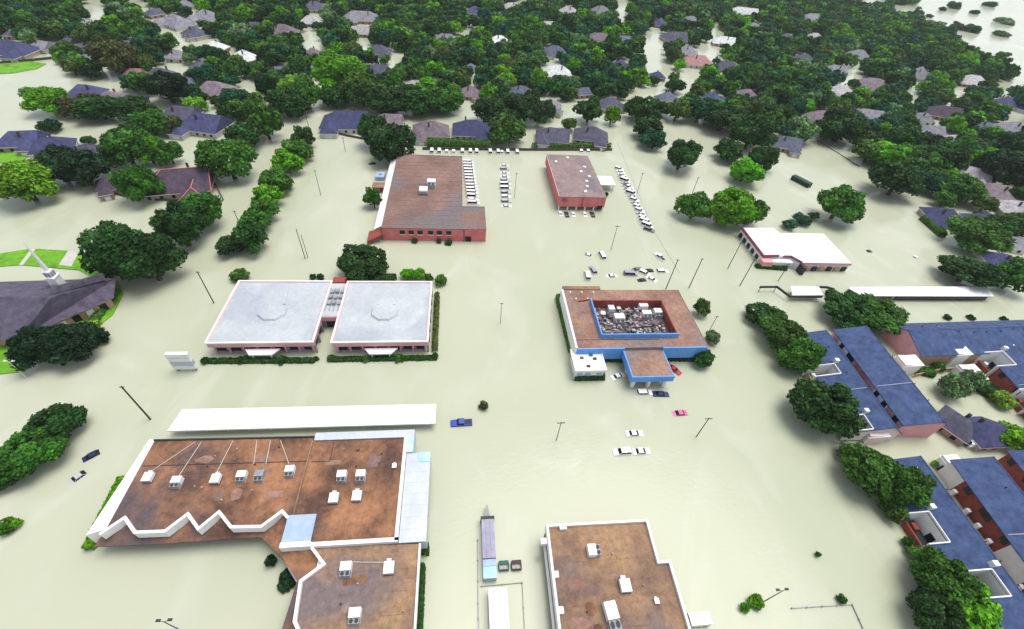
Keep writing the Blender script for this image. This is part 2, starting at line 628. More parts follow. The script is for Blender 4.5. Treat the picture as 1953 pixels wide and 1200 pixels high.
def hedge(label, pts, width, h, tone, n=900, z0=-0.3, name="hedge"):
    """clipped hedge along a line of survey points: leafy box"""
    P = [at(x, y, h * 0.5) for x, y in pts]
    q, cols = [], []
    L = sum((P[i + 1] - P[i]).length for i in range(len(P) - 1))
    for i in range(len(P) - 1):
        d = P[i + 1] - P[i]
        m = int(1.8 * n * d.length / L)
        dn = d.normalized()
        sd_ = Vector((-dn.y, dn.x, 0))
        for _ in range(m):
            u = random.random()
            # on the outer skin of a rounded box
            ang = random.uniform(0, math.pi)
            sx = max(-1, min(1, 1.25 * math.cos(ang)))
            sz = max(0, min(1, 1.2 * math.sin(ang)))
            jit = random.uniform(0.86, 1.08)
            p = P[i] + d * u + sd_ * (sx * width / 2 * jit)
            p.z = z0 + (h - z0) * sz * jit
            nr = (sd_ * sx + Vector((0, 0, sz)) + Vector((random.gauss(0, .5), random.gauss(0, .5), random.gauss(0, .5)))).normalized()
            a = nr.orthogonal().normalized()
            a = Matrix.Rotation(random.uniform(0, 6.28), 3, nr) @ a
            b = nr.cross(a)
            s = 0.33 * random.uniform(.6, 1.4)
            q += [p - a * s - b * s * .6, p + a * s * .2 - b * s, p + a * s + b * s * .4, p - a * s * .3 + b * s]
            g = random.uniform(.65, 1.35)
            cols += [(g, g, g, 1)] * 4
    me = bpy.data.meshes.new(name)
    me.from_pydata([tuple(v) for v in q], [], [tuple(range(i, i + 4)) for i in range(0, len(q), 4)])
    ca = me.color_attributes.new("tint", 'FLOAT_COLOR', 'CORNER')
    ca.data.foreach_set("color", np.array(cols, dtype=np.float32).ravel())
    me.materials.append(MT['foliage'])
    o = link(name, me, None, TONE[tone])
    return tag(o, label, 'hedge')


# ------------------------------------------------------------------ haze over the far neighbourhood
hz_ = MB().box(-2600, 3200, -700, 3200, -1.2, CAMZ + 4).build("haze", 'white')
hz_['kind'] = 'stuff'
mv = bpy.data.materials.new("haze_air")
mv.use_nodes = True
mv.node_tree.nodes.clear()
vo = mv.node_tree.nodes.new('ShaderNodeOutputMaterial')
pv_ = mv.node_tree.nodes.new('ShaderNodeVolumePrincipled')
pv_.inputs['Color'].default_value = (0.86, 0.93, 1.0, 1)
pv_.inputs['Density'].default_value = HAZE
pv_.inputs['Anisotropy'].default_value = 0.2
mv.node_tree.links.new(pv_.outputs[0], vo.inputs['Volume'])
hz_.data.materials.clear()
hz_.data.materials.append(mv)

# ------------------------------------------------------------------ commercial buildings
def flat_box(b, x0, x1, y0, y1, z0, z1):
    return MB().box(x0, x1, y0, y1, z0, z1)


def parapet(pts, z0, z1, t, m, parent, name="parapet", closed=False):
    return MB().wallrun(pts, z0, z1, t, closed).build(name, m, parent)


def window_on(parent, x, y, z0, z1, w, axis='x', m='glass', name="window", depth=0.12, frame=None):
    """a window let into a wall face: proud frame strip, dark pane"""
    b = MB()
    if axis == 'x':
        b.box(x - w / 2, x + w / 2, y - depth, y + 0.05, z0, z1)
    else:
        b.box(x - depth, x + 0.05, y - w / 2, y + w / 2, z0, z1)
    o = b.build(name, m, parent)
    return o


# --- twin office block with pale flat roofs
tw = thing("office_building", "twin-roofed pale grey office block with pink fascia and shrubs along its front", "office building", (-39, 99, 0))
ZT = 5.4
for (x0, x1, y0, y1) in ((-68.6, -41.0, 86.6, 112.4), (-36.0, -9.8, 86.3, 112.2)):
    MB().box(x0 + 0.7, x1 - 0.7, y0 + 1.3, y1 - 0.6, -2, 3.4).build("wall", 'lavender', tw)
    # fascia ring and roof deck
    MB().box(x0, x1, y0, y1, 3.4, ZT - 0.35).build("fascia", 'pink', tw)
    MB().box(x0 + 0.55, x1 - 0.55, y0 + 0.55, y1 - 0.55, ZT - 0.32, ZT - 0.2).build("roof", 'pale_roof', tw)
    MB().wallrun([(x0, y0), (x1, y0), (x1, y1), (x0, y1)], ZT - 0.34, ZT + 0.05, 0.5, True).build("parapet", 'white', tw)
    cx = (x0 + x1) / 2
    oc = [(cx + 4.3 * math.cos(a), (y0 + y1) / 2 - 1.0 + 4.0 * math.sin(a)) for a in [math.pi / 8 + i * math.pi / 4 for i in range(8)]]
    oc2 = [(cx + (p[0] - cx) * 0.9, (y0 + y1) / 2 - 1.0 + (p[1] - (y0 + y1) / 2 + 1.0) * 0.9) for p in oc]
    sk = MB().prism(oc, ZT - 0.25, ZT + 0.38, oc2).build("raised_roof", 'pale_roof', tw)
    MB().prism([(cx - 2.6, (y0 + y1) / 2 + 2.2), (cx + 2.6, (y0 + y1) / 2 + 2.2), (cx + 2.0, (y0 + y1) / 2 + 8.5), (cx - 2.0, (y0 + y1) / 2 + 8.5)], ZT - 0.25, ZT + 0.02).build("roof_ridge", 'pale_roof', tw)
    # front windows, piers and the white entrance canopy
    k = 7
    for i in range(k):
        u = x0 + 2.2 + (x1 - x0 - 4.4) * i / (k - 1)
        if i == k // 2:
            continue
        window_on(tw, u, y0 + 1.3, 0.7, 3.1, 2.5)
    for i in range(k + 1):
        u = x0 + 0.9 + (x1 - x0 - 1.8) * i / k
        MB().box(u - 0.22, u + 0.22, y0 + 0.75, y0 + 1.25, -2, 3.38).build("pier", 'pink', tw)
    MB().prism([(cx - 4.6, y0 - 0.1), (cx - 3, y0 - 2.2), (cx + 3, y0 - 2.2), (cx + 4.6, y0 - 0.1)], 2.3, 2.75).build("entrance_canopy", 'white', tw)
    MB().box(cx - 1.5, cx + 1.5, y0 + 0.98, y0 + 1.2, -1, 2.6).build("door", 'glass', tw)
    for s in (-2.4, 2.4):
        MB().tube((cx + s, y0 - 1.7, -1.5), (cx + s, y0 - 1.7, 2.3), 0.18).build("column", 'white', tw)
    # return windows on the east flank
    for i in range(6):
        v = y0 + 3 + i * 3.9
        MB().box(x1 - 0.7, x1 - 0.58, v, v + 2.4, 0.6, 3.2).build("side_window", 'glass', tw)
    for i in range(7):
        v = y0 + 0.8 + i * 4.0
        MB().box(x1 - 0.35, x1 + 0.15, v - 0.25, v + 0.25, -2, 3.38).build("column", 'grey', tw)
MB().box(-41.9, -35.0, 97.4, 112.0, -1.5, 3.2).build("link_wall", 'lavender', tw)
MB().box(-40.98, -36.02, 96.6, 111.8, 3.3, 4.9).build("link_roof", 'pink', tw)
MB().box(-40.9, -36.1, 96.9, 111.5, 4.9, 5.02).build("link_deck", 'pale_roof', tw)
MB().box(-40.2, -36.8, 97.2, 97.35, 0.2, 2.9).build("link_glass", 'glass', tw)
for i in range(9):
    x, y = -40.2 + (i % 3) * 1.45, 101.5 + (i // 3) * 2.6
    MB().box(x, x + 1.0, y, y + 1.3, 5.02, 5.7 + 0.3 * (i % 2)).build("roof_vent", 'grey', tw)
for i in range(4):
    MB().tube((-40.4 + i * 1.2, 99, 5.2), (-40.4 + i * 1.2, 109.5, 5.2), 0.09, n=6).build("pipe", 'grey', tw)
MB().box(-41.2, -37.4, 112.9, 115.6, -1, 4.4).build("service_bay", 'red_dark', tw)

# --- long white carport
cp = thing("carport", "long white flat-roofed carport standing in open water behind the rusty roof", "carport", (-38, 64.5, 0))
MB().prism([(-68.4, 61.5), (-6.7, 61.2), (-6.8, 66.9), (-67.6, 67.4)], 2.25, 2.62).build("roof", 'white_roof', cp)
for i in range(24):
    x = -65.9 + i * 2.5
    MB().box(x, x + .07, 61.55, 66.85, 2.62, 2.66).build("roof_seam", 'concrete', cp)
MB().wallrun([(-68.3, 61.65), (-6.8, 61.35)], 2.0, 2.24, 0.12).build("gutter", 'white', cp)
for i in range(13):
    x = -66 + i * 4.85
    for y in (62.6, 66.2):
        MB().tube((x, y, -1.2), (x, y, 2.25), 0.11, n=6).build("post", 'white', cp)

# --- big rusty-roofed shopping building
ZB = 6.0
bb = thing("shopping_building", "sprawling rusty-brown flat-roofed building with white zigzag parapet", "commercial building", (-40, 36, 0))
zig = [(-67.9, 37.1), (-65.0, 40.0), (-61.8, 37.1), (-56.5, 37.0), (-53.7, 40.1), (-50.6, 37.1), (-48.0, 40.2), (-44.7, 37.1), (-39.1, 36.9), (-36.0, 39.7), (-34.5, 38.3)]
zig2 = [(-28.8, 32.6), (-25.9, 29.5), (-29.4, 26.9), (-28.9, 20.7), (-26.6, 17.6), (-29.4, 14.6), (-29.0, 8.0)]
left_roof = zig[:-1] + [(-33.9, 38.2), (-33.8, 56.4), (-67.6, 56.9)]
MB().prism(left_roof, 5.6, ZB).build("left_roof", 'tar', bb)
MB().prism([(-67.0, 40.6), (-34.2, 40.6), (-34.2, 56.2), (-67.0, 56.2)], -2, 5.58).build("wall", 'white', bb)
MB().box(-33.6, -13.4, 33.4, 55.2, -2, ZB + 0.25).build("middle_roof", 'tar', bb)
MB().box(-33.85, -33.55, 34.5, 55.4, ZB + 0.1, ZB + 0.55).build("expansion_curb", 'tar_pale', bb)
MB().wallrun(zig, 4.6, ZB + 0.75, 0.55).build("zigzag_parapet", 'white', bb)
low_roof = zig2 + [(-8.4, 8.0), (-8.4, 32.2), (-28.4, 33.0)]
MB().prism(low_roof, 5.0, 5.7).build("lower_roof", 'tar_pale', bb)
MB().box(-27.5, -9.0, 8.0, 32.0, -2, 4.98).build("wall", 'white', bb)
MB().wallrun(zig2, 4.2, ZB + 0.5, 0.55).build("zigzag_parapet", 'white', bb)
MB().wallrun([(-8.5, 32.2), (-8.5, 8.0)], 4.4, ZB + 0.1, 0.35).build("parapet", 'white', bb)
# sloping apron roof below the zigzag
ap = MB()
eave = [(-69.9, 36.0), (-58.1, 35.8), (-45.7, 36.0), (-39.8, 36.0), (-34.9, 32.2), (-30.9, 27.8), (-31.2, 24.3), (-31.6, 20.2), (-31.9, 14), (-31.9, 8)]
inner = [(-67.6, 40.7), (-58.1, 40.7), (-45.7, 40.7), (-37.8, 40.5), (-31.5, 36.0), (-24.5, 30.5), (-25.0, 24.3), (-25.0, 20.2), (-25.0, 14), (-25.0, 8)]
for i in range(len(eave) - 1):
    a, b, c, d = eave[i], eave[i + 1], inner[i + 1], inner[i]
    ap.face([(*a, 3.7), (*b, 3.7), (*c, 5.3), (*d, 5.3)])
    ap.face([(*b, 3.4), (*a, 3.4), (*d, 3.4), (*c, 3.4)])
    ap.face([(*a, 3.4), (*b, 3.4), (*b, 3.7), (*a, 3.7)])
ap.build("apron_roof", 'tar', bb)
MB().wallrun([(-66, 38.4), (-40.5, 38.4), (-36.3, 35), (-33, 30), (-29.5, 26), (-29.5, 9)], -2, 3.39, 0.3).build("shop_front", 'lavender', bb)
for i in range(10):
    MB().box(-64 + i * 2.5, -62.2 + i * 2.5, 38.1, 38.2, 0.3, 2.6).build("shop_window", 'glass', bb)
# white sloping parapets
pw = MB()
pw.face([(-67.7, 38.3, ZB + .05), (-67.55, 57.0, ZB + .05), (-68.2, 57.0, ZB + 0.8), (-70.1, 37.0, ZB + 0.8)])
pw.face([(-70.1, 37.0, ZB + 0.8), (-68.2, 57.0, ZB + 0.8), (-68.3, 57.0, 2.8), (-70.3, 36.9, 2.8)])
pw.face([(-67.7, 38.3, ZB + .05), (-70.1, 37.0, ZB + 0.8), (-70.3, 36.9, 2.8), (-67.8, 38.3, 2.8)])
pw.build("side_parapet", 'white', bb)
MB().wallrun([(-67.6, 57.0), (-33.6, 56.5)], 4.5, ZB + 0.4, 0.3).build("back_parapet", 'dark', bb)
MB().box(-33.4, -11.2, 55.4, 57.3, 2, ZB + 0.5).build("back_canopy", 'metal', bb)
MB().box(-13.3, -11.2, 51.6, 55.38, 2, ZB + 0.5).build("back_canopy", 'cyan', bb)
MB().box(-12.6, -7.3, 32.5, 51.5, 2, ZB + 0.1).build("side_canopy", 'metal', bb)
for i in range(7):
    MB().box(-12.5, -7.4, 35.0 + i * 2.4, 35.06 + i * 2.4, ZB + 0.1, ZB + 0.14).build("roof_seam", 'metal', bb)
MB().box(-9.9, -7.28, 49.3, 51.6, ZB + 0.13, ZB + 0.2).build("roof_patch", 'cyan', bb)
MB().box(-13.4, -12.7, 32.8, 55.3, ZB + 0.05, ZB + 0.75).build("parapet", 'white', bb)
MB().box(-29.0, -12.7, 32.6, 33.38, 3.6, ZB + 0.75).build("parapet", 'white', bb)
MB().prism([(-34.6, 33.7), (-29.2, 33.7), (-29.2, 38.8), (-34.6, 38.8)], ZB + 0.3, ZB + 0.62).build("entrance_roof", 'skyblue', bb)
MB().box(-34.7, -29.1, 32.7, 33.66, 4.6, ZB + 0.7).build("entrance_fascia", 'white', bb)
for i in range(9):
    MB().box(-34.4 + i * 0.58, -34.34 + i * 0.58, 33.8, 38.7, ZB + 0.62, ZB + 0.7).build("roof_seam", 'metal', bb)
MB().wallrun([(-67.3, 51.0), (-34.0, 50.6)], ZB, ZB + 0.12, 0.14).build("roof_joint", 'dark', bb)
MB().wallrun([(-32.9, 50.3), (-29.0, 50.2), (-29.0, 55.0)], ZB + 0.25, ZB + 0.36, 0.12).build("roof_joint", 'dark', bb)


# --- rooftop units
def rooftop_unit():
    r = thing("rooftop_unit", "proto", "rooftop unit", (0, 0, 0), 0, "rooftop air conditioning units")
    MB().box(-0.95, 0.95, -1.15, 1.15, 0, 0.18).build("curb", 'grey', r)
    MB().box(-0.9, 0.9, -0.3, 1.1, 0.18, 1.35).build("housing", 'white', r)
    MB().box(-0.85, 0.85, -1.08, -0.32, 0.18, 1.0).build("coil_section", 'grey', r)
    MB().tube((-0.42, -0.7, 1.0), (-0.42, -0.7, 1.14), 0.3, n=12).build("fan", 'dark', r)
    MB().tube((0.42, -0.7, 1.0), (0.42, -0.7, 1.14), 0.3, n=12).build("fan", 'dark', r)
    return r


def plain_unit():
    r = thing("rooftop_unit", "proto", "rooftop unit", (0, 0, 0), 0, "rooftop air conditioning units")
    MB().box(-0.9, 0.9, -1.0, 1.0, 0, 0.2).build("curb", 'dark', r)
    MB().box(-0.85, 0.85, -0.95, 0.95, 0.2, 1.1).build("housing", 'white', r)
    MB().box(-0.8, 0.8, -0.99, -0.96, 0.3, 0.75).build("grille", 'grey', r)
    MB().box(-0.5, 0.3, 0.96, 1.5, 0.25, 0.8).build("duct", 'metal', r)
    return r


UNIT = rooftop_unit()
PLAIN = plain_unit()
unit_used = [False, False]


def place_unit(px, py, z, label, s=1.0, rot=0.0, sy=None):
    ip = 1 if ('front' in label and 'four' in label) or 'tiny' in label or 'leftmost' in label or 'nearest the left' in label or 'lone' in label or 'small' in label or 'hedge side' in label or 'nearer white' in label else 0
    src_ = (UNIT, PLAIN)[ip]
    o = copy_tree(src_) if unit_used[ip] else src_
    unit_used[ip] = True
    p = at(px, py, z + 0.5)
    o.location = (p.x, p.y, z)
    o.scale = (s, sy or s, s)
    o.rotation_euler = (0, 0, rot)
    o['label'] = label
    if 'greyish' in label:
        for c in o.children:
            if c.name.startswith(('housing', 'coil')):
                c.material_slots[0].link = 'OBJECT'
                c.material_slots[0].material = MT['grey']
    return o


for px, py, lab in ((283, 911, "white rooftop unit nearest the left parapet of the rusty roof"), (337, 921, "white rooftop unit set furthest forward on the rusty left roof"),
                    (412, 914, "small white rooftop unit standing alone mid-way along the rusty left roof"), (461, 910, "white rooftop unit just left of the grey one on the rusty roof"),
                    (495, 909, "greyish rooftop unit with dark front on the rusty roof"), (553, 900, "white rooftop unit beside the joint between the two rusty roofs")):
    place_unit(px, py, ZB, lab, 1.0)
for px, py, lab in ((652, 910, "rear left white unit of the four on the middle rusty roof"), (688, 909, "rear right white unit of the four on the middle rusty roof"),
                    (637, 951, "front left white unit of the four on the middle rusty roof"), (681, 947, "front right white unit of the four on the middle rusty roof")):
    place_unit(px, py, ZB + 0.25, lab, 1.05, 0)
place_unit(752, 888, ZB + 0.25, "tiny white vent box beside the white side parapet", 0.55)
for px, py, lab in ((660, 1087, "left of two white units joined by a pipe on the lower rusty roof"), (742, 1084, "right of two units joined by a pipe, hedge side of the lower rusty roof"),
                    (677, 1176, "white unit furthest forward on the lower rusty roof")):
    place_unit(px, py, 5.7, lab, 1.1)
pp = 0
for (x0, y0, x1, y1, lab) in ((287, 900, 372, 843, "pale pipe running back from the leftmost rooftop unit"), (341, 908, 384, 843, "pale pipe running back from the forward rooftop unit"),
                              (413, 902, 444, 841, "pale pipe running back from the lone small unit"), (484, 885, 490, 840, "short pale pipe at the middle of the rusty roof"),
                              (507, 885, 516, 840, "pale pipe right of the grey rooftop unit"), (551, 885, 535, 840, "pale pipe running back from the unit by the joint"),
                              (672, 1072, 745, 1073, "pale pipe joining two units on the lower rusty roof")):
    zz = (ZB if y0 < 1000 else 5.7) + 0.12
    a, b = at(x0, y0, zz), at(x1, y1, zz)
    o = MB().tube(a, b, 0.085, n=6).build("roof_pipe", 'concrete')
    tag(o, lab, "pipe", "conduits across the rusty roof")

def roof_wear(parent, x0, x1, y0, y1, z, seed, mats, n=7, nv=9):
    q = random.Random(seed)
    for i in range(n):
        cx, cy = q.uniform(x0 + 2, x1 - 2), q.uniform(y0 + 2, y1 - 2)
        rx, ry = q.uniform(.8, 2.2), q.uniform(.6, 1.6)
        if q.random() < .5:
            pts = [(cx + rx * math.cos(a) * q.uniform(.75, 1.2), cy + ry * math.sin(a) * q.uniform(.75, 1.2)) for a in [k * .6283 for k in range(10)]]
        else:
            pts = [(cx - rx, cy - ry * .5), (cx + rx, cy - ry * .5), (cx + rx, cy + ry * .5), (cx - rx, cy + ry * .5)]
        MB().prism(pts, z - .01, z + .012 + .003 * i).build("roof_patch", mats[i % len(mats)], parent)
    for i in range(nv):
        x, y = q.uniform(x0 + 1, x1 - 1), q.uniform(y0 + 1, y1 - 1)
        MB().tube((x, y, z - .05), (x, y, z + q.uniform(.25, .6)), q.uniform(.08, .2), n=8).build("roof_vent", q.choice(('concrete', 'dark', 'grey')), parent)
    y = y0 + 3.2
    while y < y1 - 1:
        MB().box(x0 + .8, x1 - .8, y, y + .05, z, z + .02).build("roof_seam", mats[0], parent)
        y += 3.7


roof_wear(bb, -60, -36, 41.5, 55.5, ZB, 1, ('tar_red', 'tar_mauve', 'tar'), 8, 10)
roof_wear(bb, -32.5, -14, 40, 54.5, ZB + .25, 2, ('tar', 'tar_mauve', 'tar_pale'), 6, 7)
roof_wear(bb, -23.5, -9.5, 10, 31, 5.7, 3, ('tar', 'tar_mauve', 'tar_red'), 6, 7)

# --- right foreground building
rb = thing("flat_roofed_shop", "tan flat-roofed building with white parapet at the bottom of the view", "commercial building", (28, 20, 0))
out = [(17.0, 33.9), (38.1, 33.8), (38.0, 25.8), (40.3, 25.8), (40.1, 6), (16.6, 6)]
MB().prism(out, -2, ZB).build("roof", 'tar_pale', rb)
MB().wallrun(out, 4.4, ZB + 0.7, 0.45, True).build("parapet", 'white', rb)
MB().wallrun([(16.6, 33), (16.2, 6)], 2.6, 3.0, 0.5).build("awning_rail", 'white', rb)
for y in (24.4, 18.6):
    MB().box(16.9, 17.9, y, y + 1.1, ZB, ZB + 0.8).build("scupper_box", 'white', rb)
MB().box(15.4, 16.7, 30.7, 31.8, 4.8, 6.0).build("sign_box", 'white', rb)
MB().box(19.5, 20.9, 33.0, 33.7, ZB, ZB + 0.7).build("scupper_box", 'white', rb)
place_unit(1132, 1051, ZB, "white unit with two fans nearest the back parapet of the tan roof", 1.15, 1.57)
place_unit(1192, 1118, ZB, "white unit with small dark fan mid-way along the tan roof", 1.15)
place_unit(1167, 1176, ZB, "long white ducted unit furthest forward on the tan roof", 1.2, 0.1, 2.0)
place_unit(1253, 1146, ZB, "tiny white vent box near the right parapet of the tan roof", 0.5)

roof_wear(rb, 18, 37, 9, 33, ZB, 4, ('tar', 'tar_red', 'tar_mauve'), 8, 8)

# --- blue-fascia hotel with roof well
ZR = 6.4
ho = thing("hotel_building", "red-brown roofed building with bright blue fascia around a roof well", "hotel", (52, 95, 0))


def W2(pts, z):
    return [tuple(at(x, y, z)[:2]) for x, y in pts]


A = W2([(1077, 549), (1296, 557), (1347, 661), (1097, 665)], ZR)
hx0, hx1, hy0, hy1 = (A[0][0] + A[3][0]) / 2, (A[1][0] + A[2][0]) / 2, (A[2][1] + A[3][1]) / 2, (A[0][1] + A[1][1]) / 2
C = W2([(1190, 661), (1262, 662), (1282, 716), (1205, 721)], 5.4)
cx0, cx1, cy0 = (C[0][0] + C[3][0]) / 2, (C[1][0] + C[2][0]) / 2, (C[2][1] + C[3][1]) / 2
Wl = W2([(1128, 571), (1266, 568), (1291, 638), (1146, 640)], ZR + 1.2)
wx0, wx1, wy0, wy1 = (Wl[0][0] + Wl[3][0]) / 2, (Wl[1][0] + Wl[2][0]) / 2, (Wl[2][1] + Wl[3][1]) / 2, (Wl[0][1] + Wl[1][1]) / 2
for (x0, x1, y0, y1) in ((hx0, wx0, hy0, hy1), (wx1, hx1, hy0, hy1), (wx0, wx1, hy0, wy0), (wx0, wx1, wy1, hy1)):
    MB().box(x0, x1, y0, y1, ZR - 0.4, ZR).build("roof", 'tar_red', ho)
MB().wallrun([(wx0, wy1 - .3), (wx0, wy0), (wx1, wy0)], ZR + 0.01, ZR + 1.7, 0.35).build("well_screen", 'blue', ho)
MB().wallrun([(wx1, wy0 + .3), (wx1, wy1), (wx0 + .3, wy1)], 3.6, ZR + 0.5, 0.35).build("well_wall", 'red_dark', ho)
MB().box(wx0, wx1, wy0, wy1, 3.3, 3.6).build("well_floor", 'gravel', ho)
MB().box(hx0 + 0.8, hx1 - 0.8, hy0 + 0.9, hy1 - 0.5, -2, 3.2).build("wall", 'concrete', ho)
MB().box(hx0 - 0.05, cx0, hy0 - 0.4, hy0 - 0.02, 2.0, ZR + 0.1).build("fascia", 'blue', ho)
MB().box(cx1, hx1 + 0.05, hy0 - 0.4, hy0 - 0.02, 2.0, ZR + 0.1).build("fascia", 'blue', ho)
MB().box(hx0 - 0.6, hx0 - 0.02, hy0, hy1, 1.5, ZR + 0.35).build("side_parapet", 'white', ho)
MB().box(hx1 + 0.02, hx1 + 0.3, hy0, hy1, 2.0, ZR + 0.05).build("fascia", 'tar_red', ho)
MB().box(hx0, hx0 + 12.5, hy1 + .02, hy1 + 1.6, 2, ZR + 0.25).build("rear_roof", 'tar_pale', ho)
MB().wallrun([(hx0 + 4, wy1 - 0.2), (wx0, wy1 + 0.6)], ZR + .01, ZR + 0.5, 0.3).build("roof_joint", 'red_dark', ho)
MB().wallrun([(hx0 + 0.5, wy0 - 0.6), (wx1 - 6, wy0 - 0.8)], ZR + .01, ZR + 0.1, 0.12).build("roof_joint", 'dark', ho)
for i in range(9):
    u = cx1 + 1 + i * (hx1 - cx1 - 2) / 8
    MB().box(u - 0.5, u + 0.5, hy0 + 0.78, hy0 + 0.88, 0.2, 1.9).build("window", 'glass', ho)
# porte-cochere
MB().box(cx0, cx1, cy0, hy0 - 0.05, 4.9, 5.4).build("canopy_roof", 'tar_red', ho)
MB().box(cx0 - 0.4, cx0 - .02, cy0 - 0.4, hy0 - 0.42, 3.3, 5.75).build("canopy_fascia", 'blue', ho)
MB().box(cx0 - 0.02, cx1 + 0.3, cy0 - 0.4, cy0 - .02, 3.6, 5.75).build("canopy_fascia", 'blue', ho)
MB().box(cx1 + .02, cx1 + 0.3, cy0, hy0 - 0.42, 3.6, 5.45).build("canopy_fascia", 'blue', ho)
for u in (cx0 + 1.2, (cx0 + cx1) / 2, cx1 - 1.2):
    for v in (cy0 + 0.8, cy0 + 6):
        MB().box(u - 0.45, u + 0.45, v - 0.4, v + 0.4, -2, 4.88).build("column", 'white', ho)
# machines standing in the roof well
wr = random.Random(3)
wlabs = ["large white air handler at the front left of the roof well", "white air handler at the centre right of the roof well", "white air handler at the back right of the roof well",
         "slim white air handler at the back left of the roof well", "small white box at the left end of the roof well", "white unit at the right end of the roof well",
         "tiny pale box behind the slim air handler in the roof well", "low wide white unit along the back wall of the roof well"]
for i, (px, py, s, sy) in enumerate(((1180, 613, 1.75, 1.5), (1232, 604, 1.6, 1.2), (1224, 586, 1.6, 1.2), (1164, 587, 1.1, 1.6), (1150, 598, 0.8, 0.8), (1254, 600, 1.4, 1.4), (1180, 588, 0.7, 0.7), (1193, 573, 1.2, 0.6))):
    place_unit(px, py, 3.6, wlabs[i], s, wr.choice((0, 3.1416)), sy)
for mm, nn, hi_ in (('cargo', 90, 1.1), ('dark', 90, .9), ('grey', 60, 1.3), ('red_dark', 14, .8)):
    pb = MB()
    for i in range(nn):
        x, y = wr.uniform(wx0 + 1, wx1 - 1.5), wr.uniform(wy0 + 1, wy1 - 1)
        a = wr.uniform(.25, .9)
        pb.box(x, x + a, y, y + wr.uniform(.25, .9), 3.6, 3.6 + wr.uniform(.2, hi_))
    for i in range(8):
        x, y = wr.uniform(wx0 + 1, wx1 - 6), wr.uniform(wy0 + 1, wy1 - 1)
        pb.tube((x, y, 4.1), (x + wr.uniform(2, 5), y, 4.1), 0.14, n=6)
    pb.build("roof_clutter", mm, ho)['kind'] = 'stuff'
for i in range(5):
    p = at(1087 + i * 11, 560 + (i % 2) * 12, ZR)
    MB().tube((p.x, p.y, ZR), (p.x, p.y, ZR + 0.7), 0.25, n=8).build("roof_vent", 'white', ho)

# white pavilion in front of the hotel
pv = thing("pavilion", "small white flat-roofed pavilion at the left front corner of the blue building", "pavilion", tuple(at(1120, 700, 0)))
B4 = W2([(1092, 668), (1148, 667), (1154, 706), (1094, 708)], 4.4)
bx0, bx1, by0, by1 = (B4[0][0] + B4[3][0]) / 2, (B4[1][0] + B4[2][0]) / 2, (B4[2][1] + B4[3][1]) / 2, (B4[0][1] + B4[1][1]) / 2
MB().box(bx0 + .4, bx1 - .4, by0 + .4, by1 - .4, -2, 3.6).build("wall", 'white', pv)
MB().box(bx0, bx1, by0, by1, 3.62, 4.3).build("roof", 'white_roof', pv)
MB().wallrun([(bx0, by0), (bx1, by0), (bx1, by1), (bx0, by1)], 3.7, 4.6, 0.25, True).build("parapet", 'white', pv)
for i, x in enumerate((bx0 + 1.6, bx0 + 4, bx1 - 1.6)):
    MB().box(x - 0.8, x + 0.8, by0 + 0.3, by0 + 0.38, 0.2, 3).build("window", 'skyblue', pv)
for i, (u, v, mm) in enumerate(((.3, .6, 'red_dark'), (.62, .72, 'green_bin'), (.72, .55, 'dark'), (.45, .2, 'dark'))):
    x, y = bx0 + u * (bx1 - bx0), by0 + v * (by1 - by0)
    MB().box(x - .5, x + .5, y - .3, y + .3, 4.3, 4.75).build("roof_box", mm, pv)

# --- large red building
ZD = 5.4
rd = thing("red_building", "large red-walled building with mauve-brown roof and stepped corner", "commercial building", (-12, 172, 0))
MB().box(-29.2, 0.3, 142.6, 203.0, -2, ZD).build("main_wall", 'red', rd)
MB().box(0.32, 9.1, 142.6, 158.3, -2, ZD).build("wing_wall", 'red', rd)
MB().box(-29.4, 0.45, 142.45, 203.2, ZD + .004, ZD + 0.2).build("main_roof", 'tar_mauve', rd)
MB().box(0.47, 9.3, 142.45, 158.5, ZD + .004, ZD + 0.2).build("wing_roof", 'tar_mauve', rd)
for i in range(17):
    MB().box(-29.2, 0.3, 145 + i * 3.4, 145.12 + i * 3.4, ZD + 0.2, ZD + 0.27).build("roof_seam", 'tar_grey', rd)
MB().wallrun([(-29.4, 203.2), (0.4, 203.2), (0.4, 158.5), (9.2, 158.5), (9.2, 142.5)], ZD - 0.2, ZD + 0.42, 0.2).build("gutter", 'grey', rd)
for px in (767, 784, 801, 821, 838, 856):
    p = at(px, 447, 3.7)
    MB().box(p.x - 0.95, p.x + 0.95, 142.45, 142.7, 2.9, 4.5).build("window", 'glass', rd)
    MB().box(p.x - 1.05, p.x + 1.05, 142.35, 142.62, 2.7, 2.88).build("window_sill", 'white', rd)
p = at(893, 457, 1.2)
MB().box(p.x - 1.1, p.x + 1.1, 142.4, 142.65, -1, 2.2).build("loading_door", 'glass', rd)
p = at(888, 450, 2)
MB().tube((p.x - .6, 142.4, -1), (p.x - .6, 142.4, ZD + 0.2), 0.1, n=6).build("drainpipe", 'dark', rd)
# white canopy down the west side
cw = MB()
cw.face([(-32.6, 145, 3.3), (-29.42, 145, 4.9), (-29.42, 201, 4.9), (-32.6, 201, 3.3)])
cw.face([(-32.6, 145, 3.1), (-32.6, 201, 3.1), (-29.42, 201, 4.7), (-29.42, 145, 4.7)])
cw.face([(-32.6, 145, 3.1), (-29.42, 145, 4.7), (-29.42, 145, 4.9), (-32.6, 145, 3.3)])
cw.face([(-32.6, 145, 3.3), (-32.6, 201, 3.3), (-32.6, 201, 3.1), (-32.6, 145, 3.1)])
cw.build("side_canopy", 'white_roof', rd)
for i in range(9):
    MB().tube((-32.3, 147 + i * 6.6, -1.5), (-32.3, 147 + i * 6.6, 3.12), 0.12, n=6).build("post", 'white', rd)
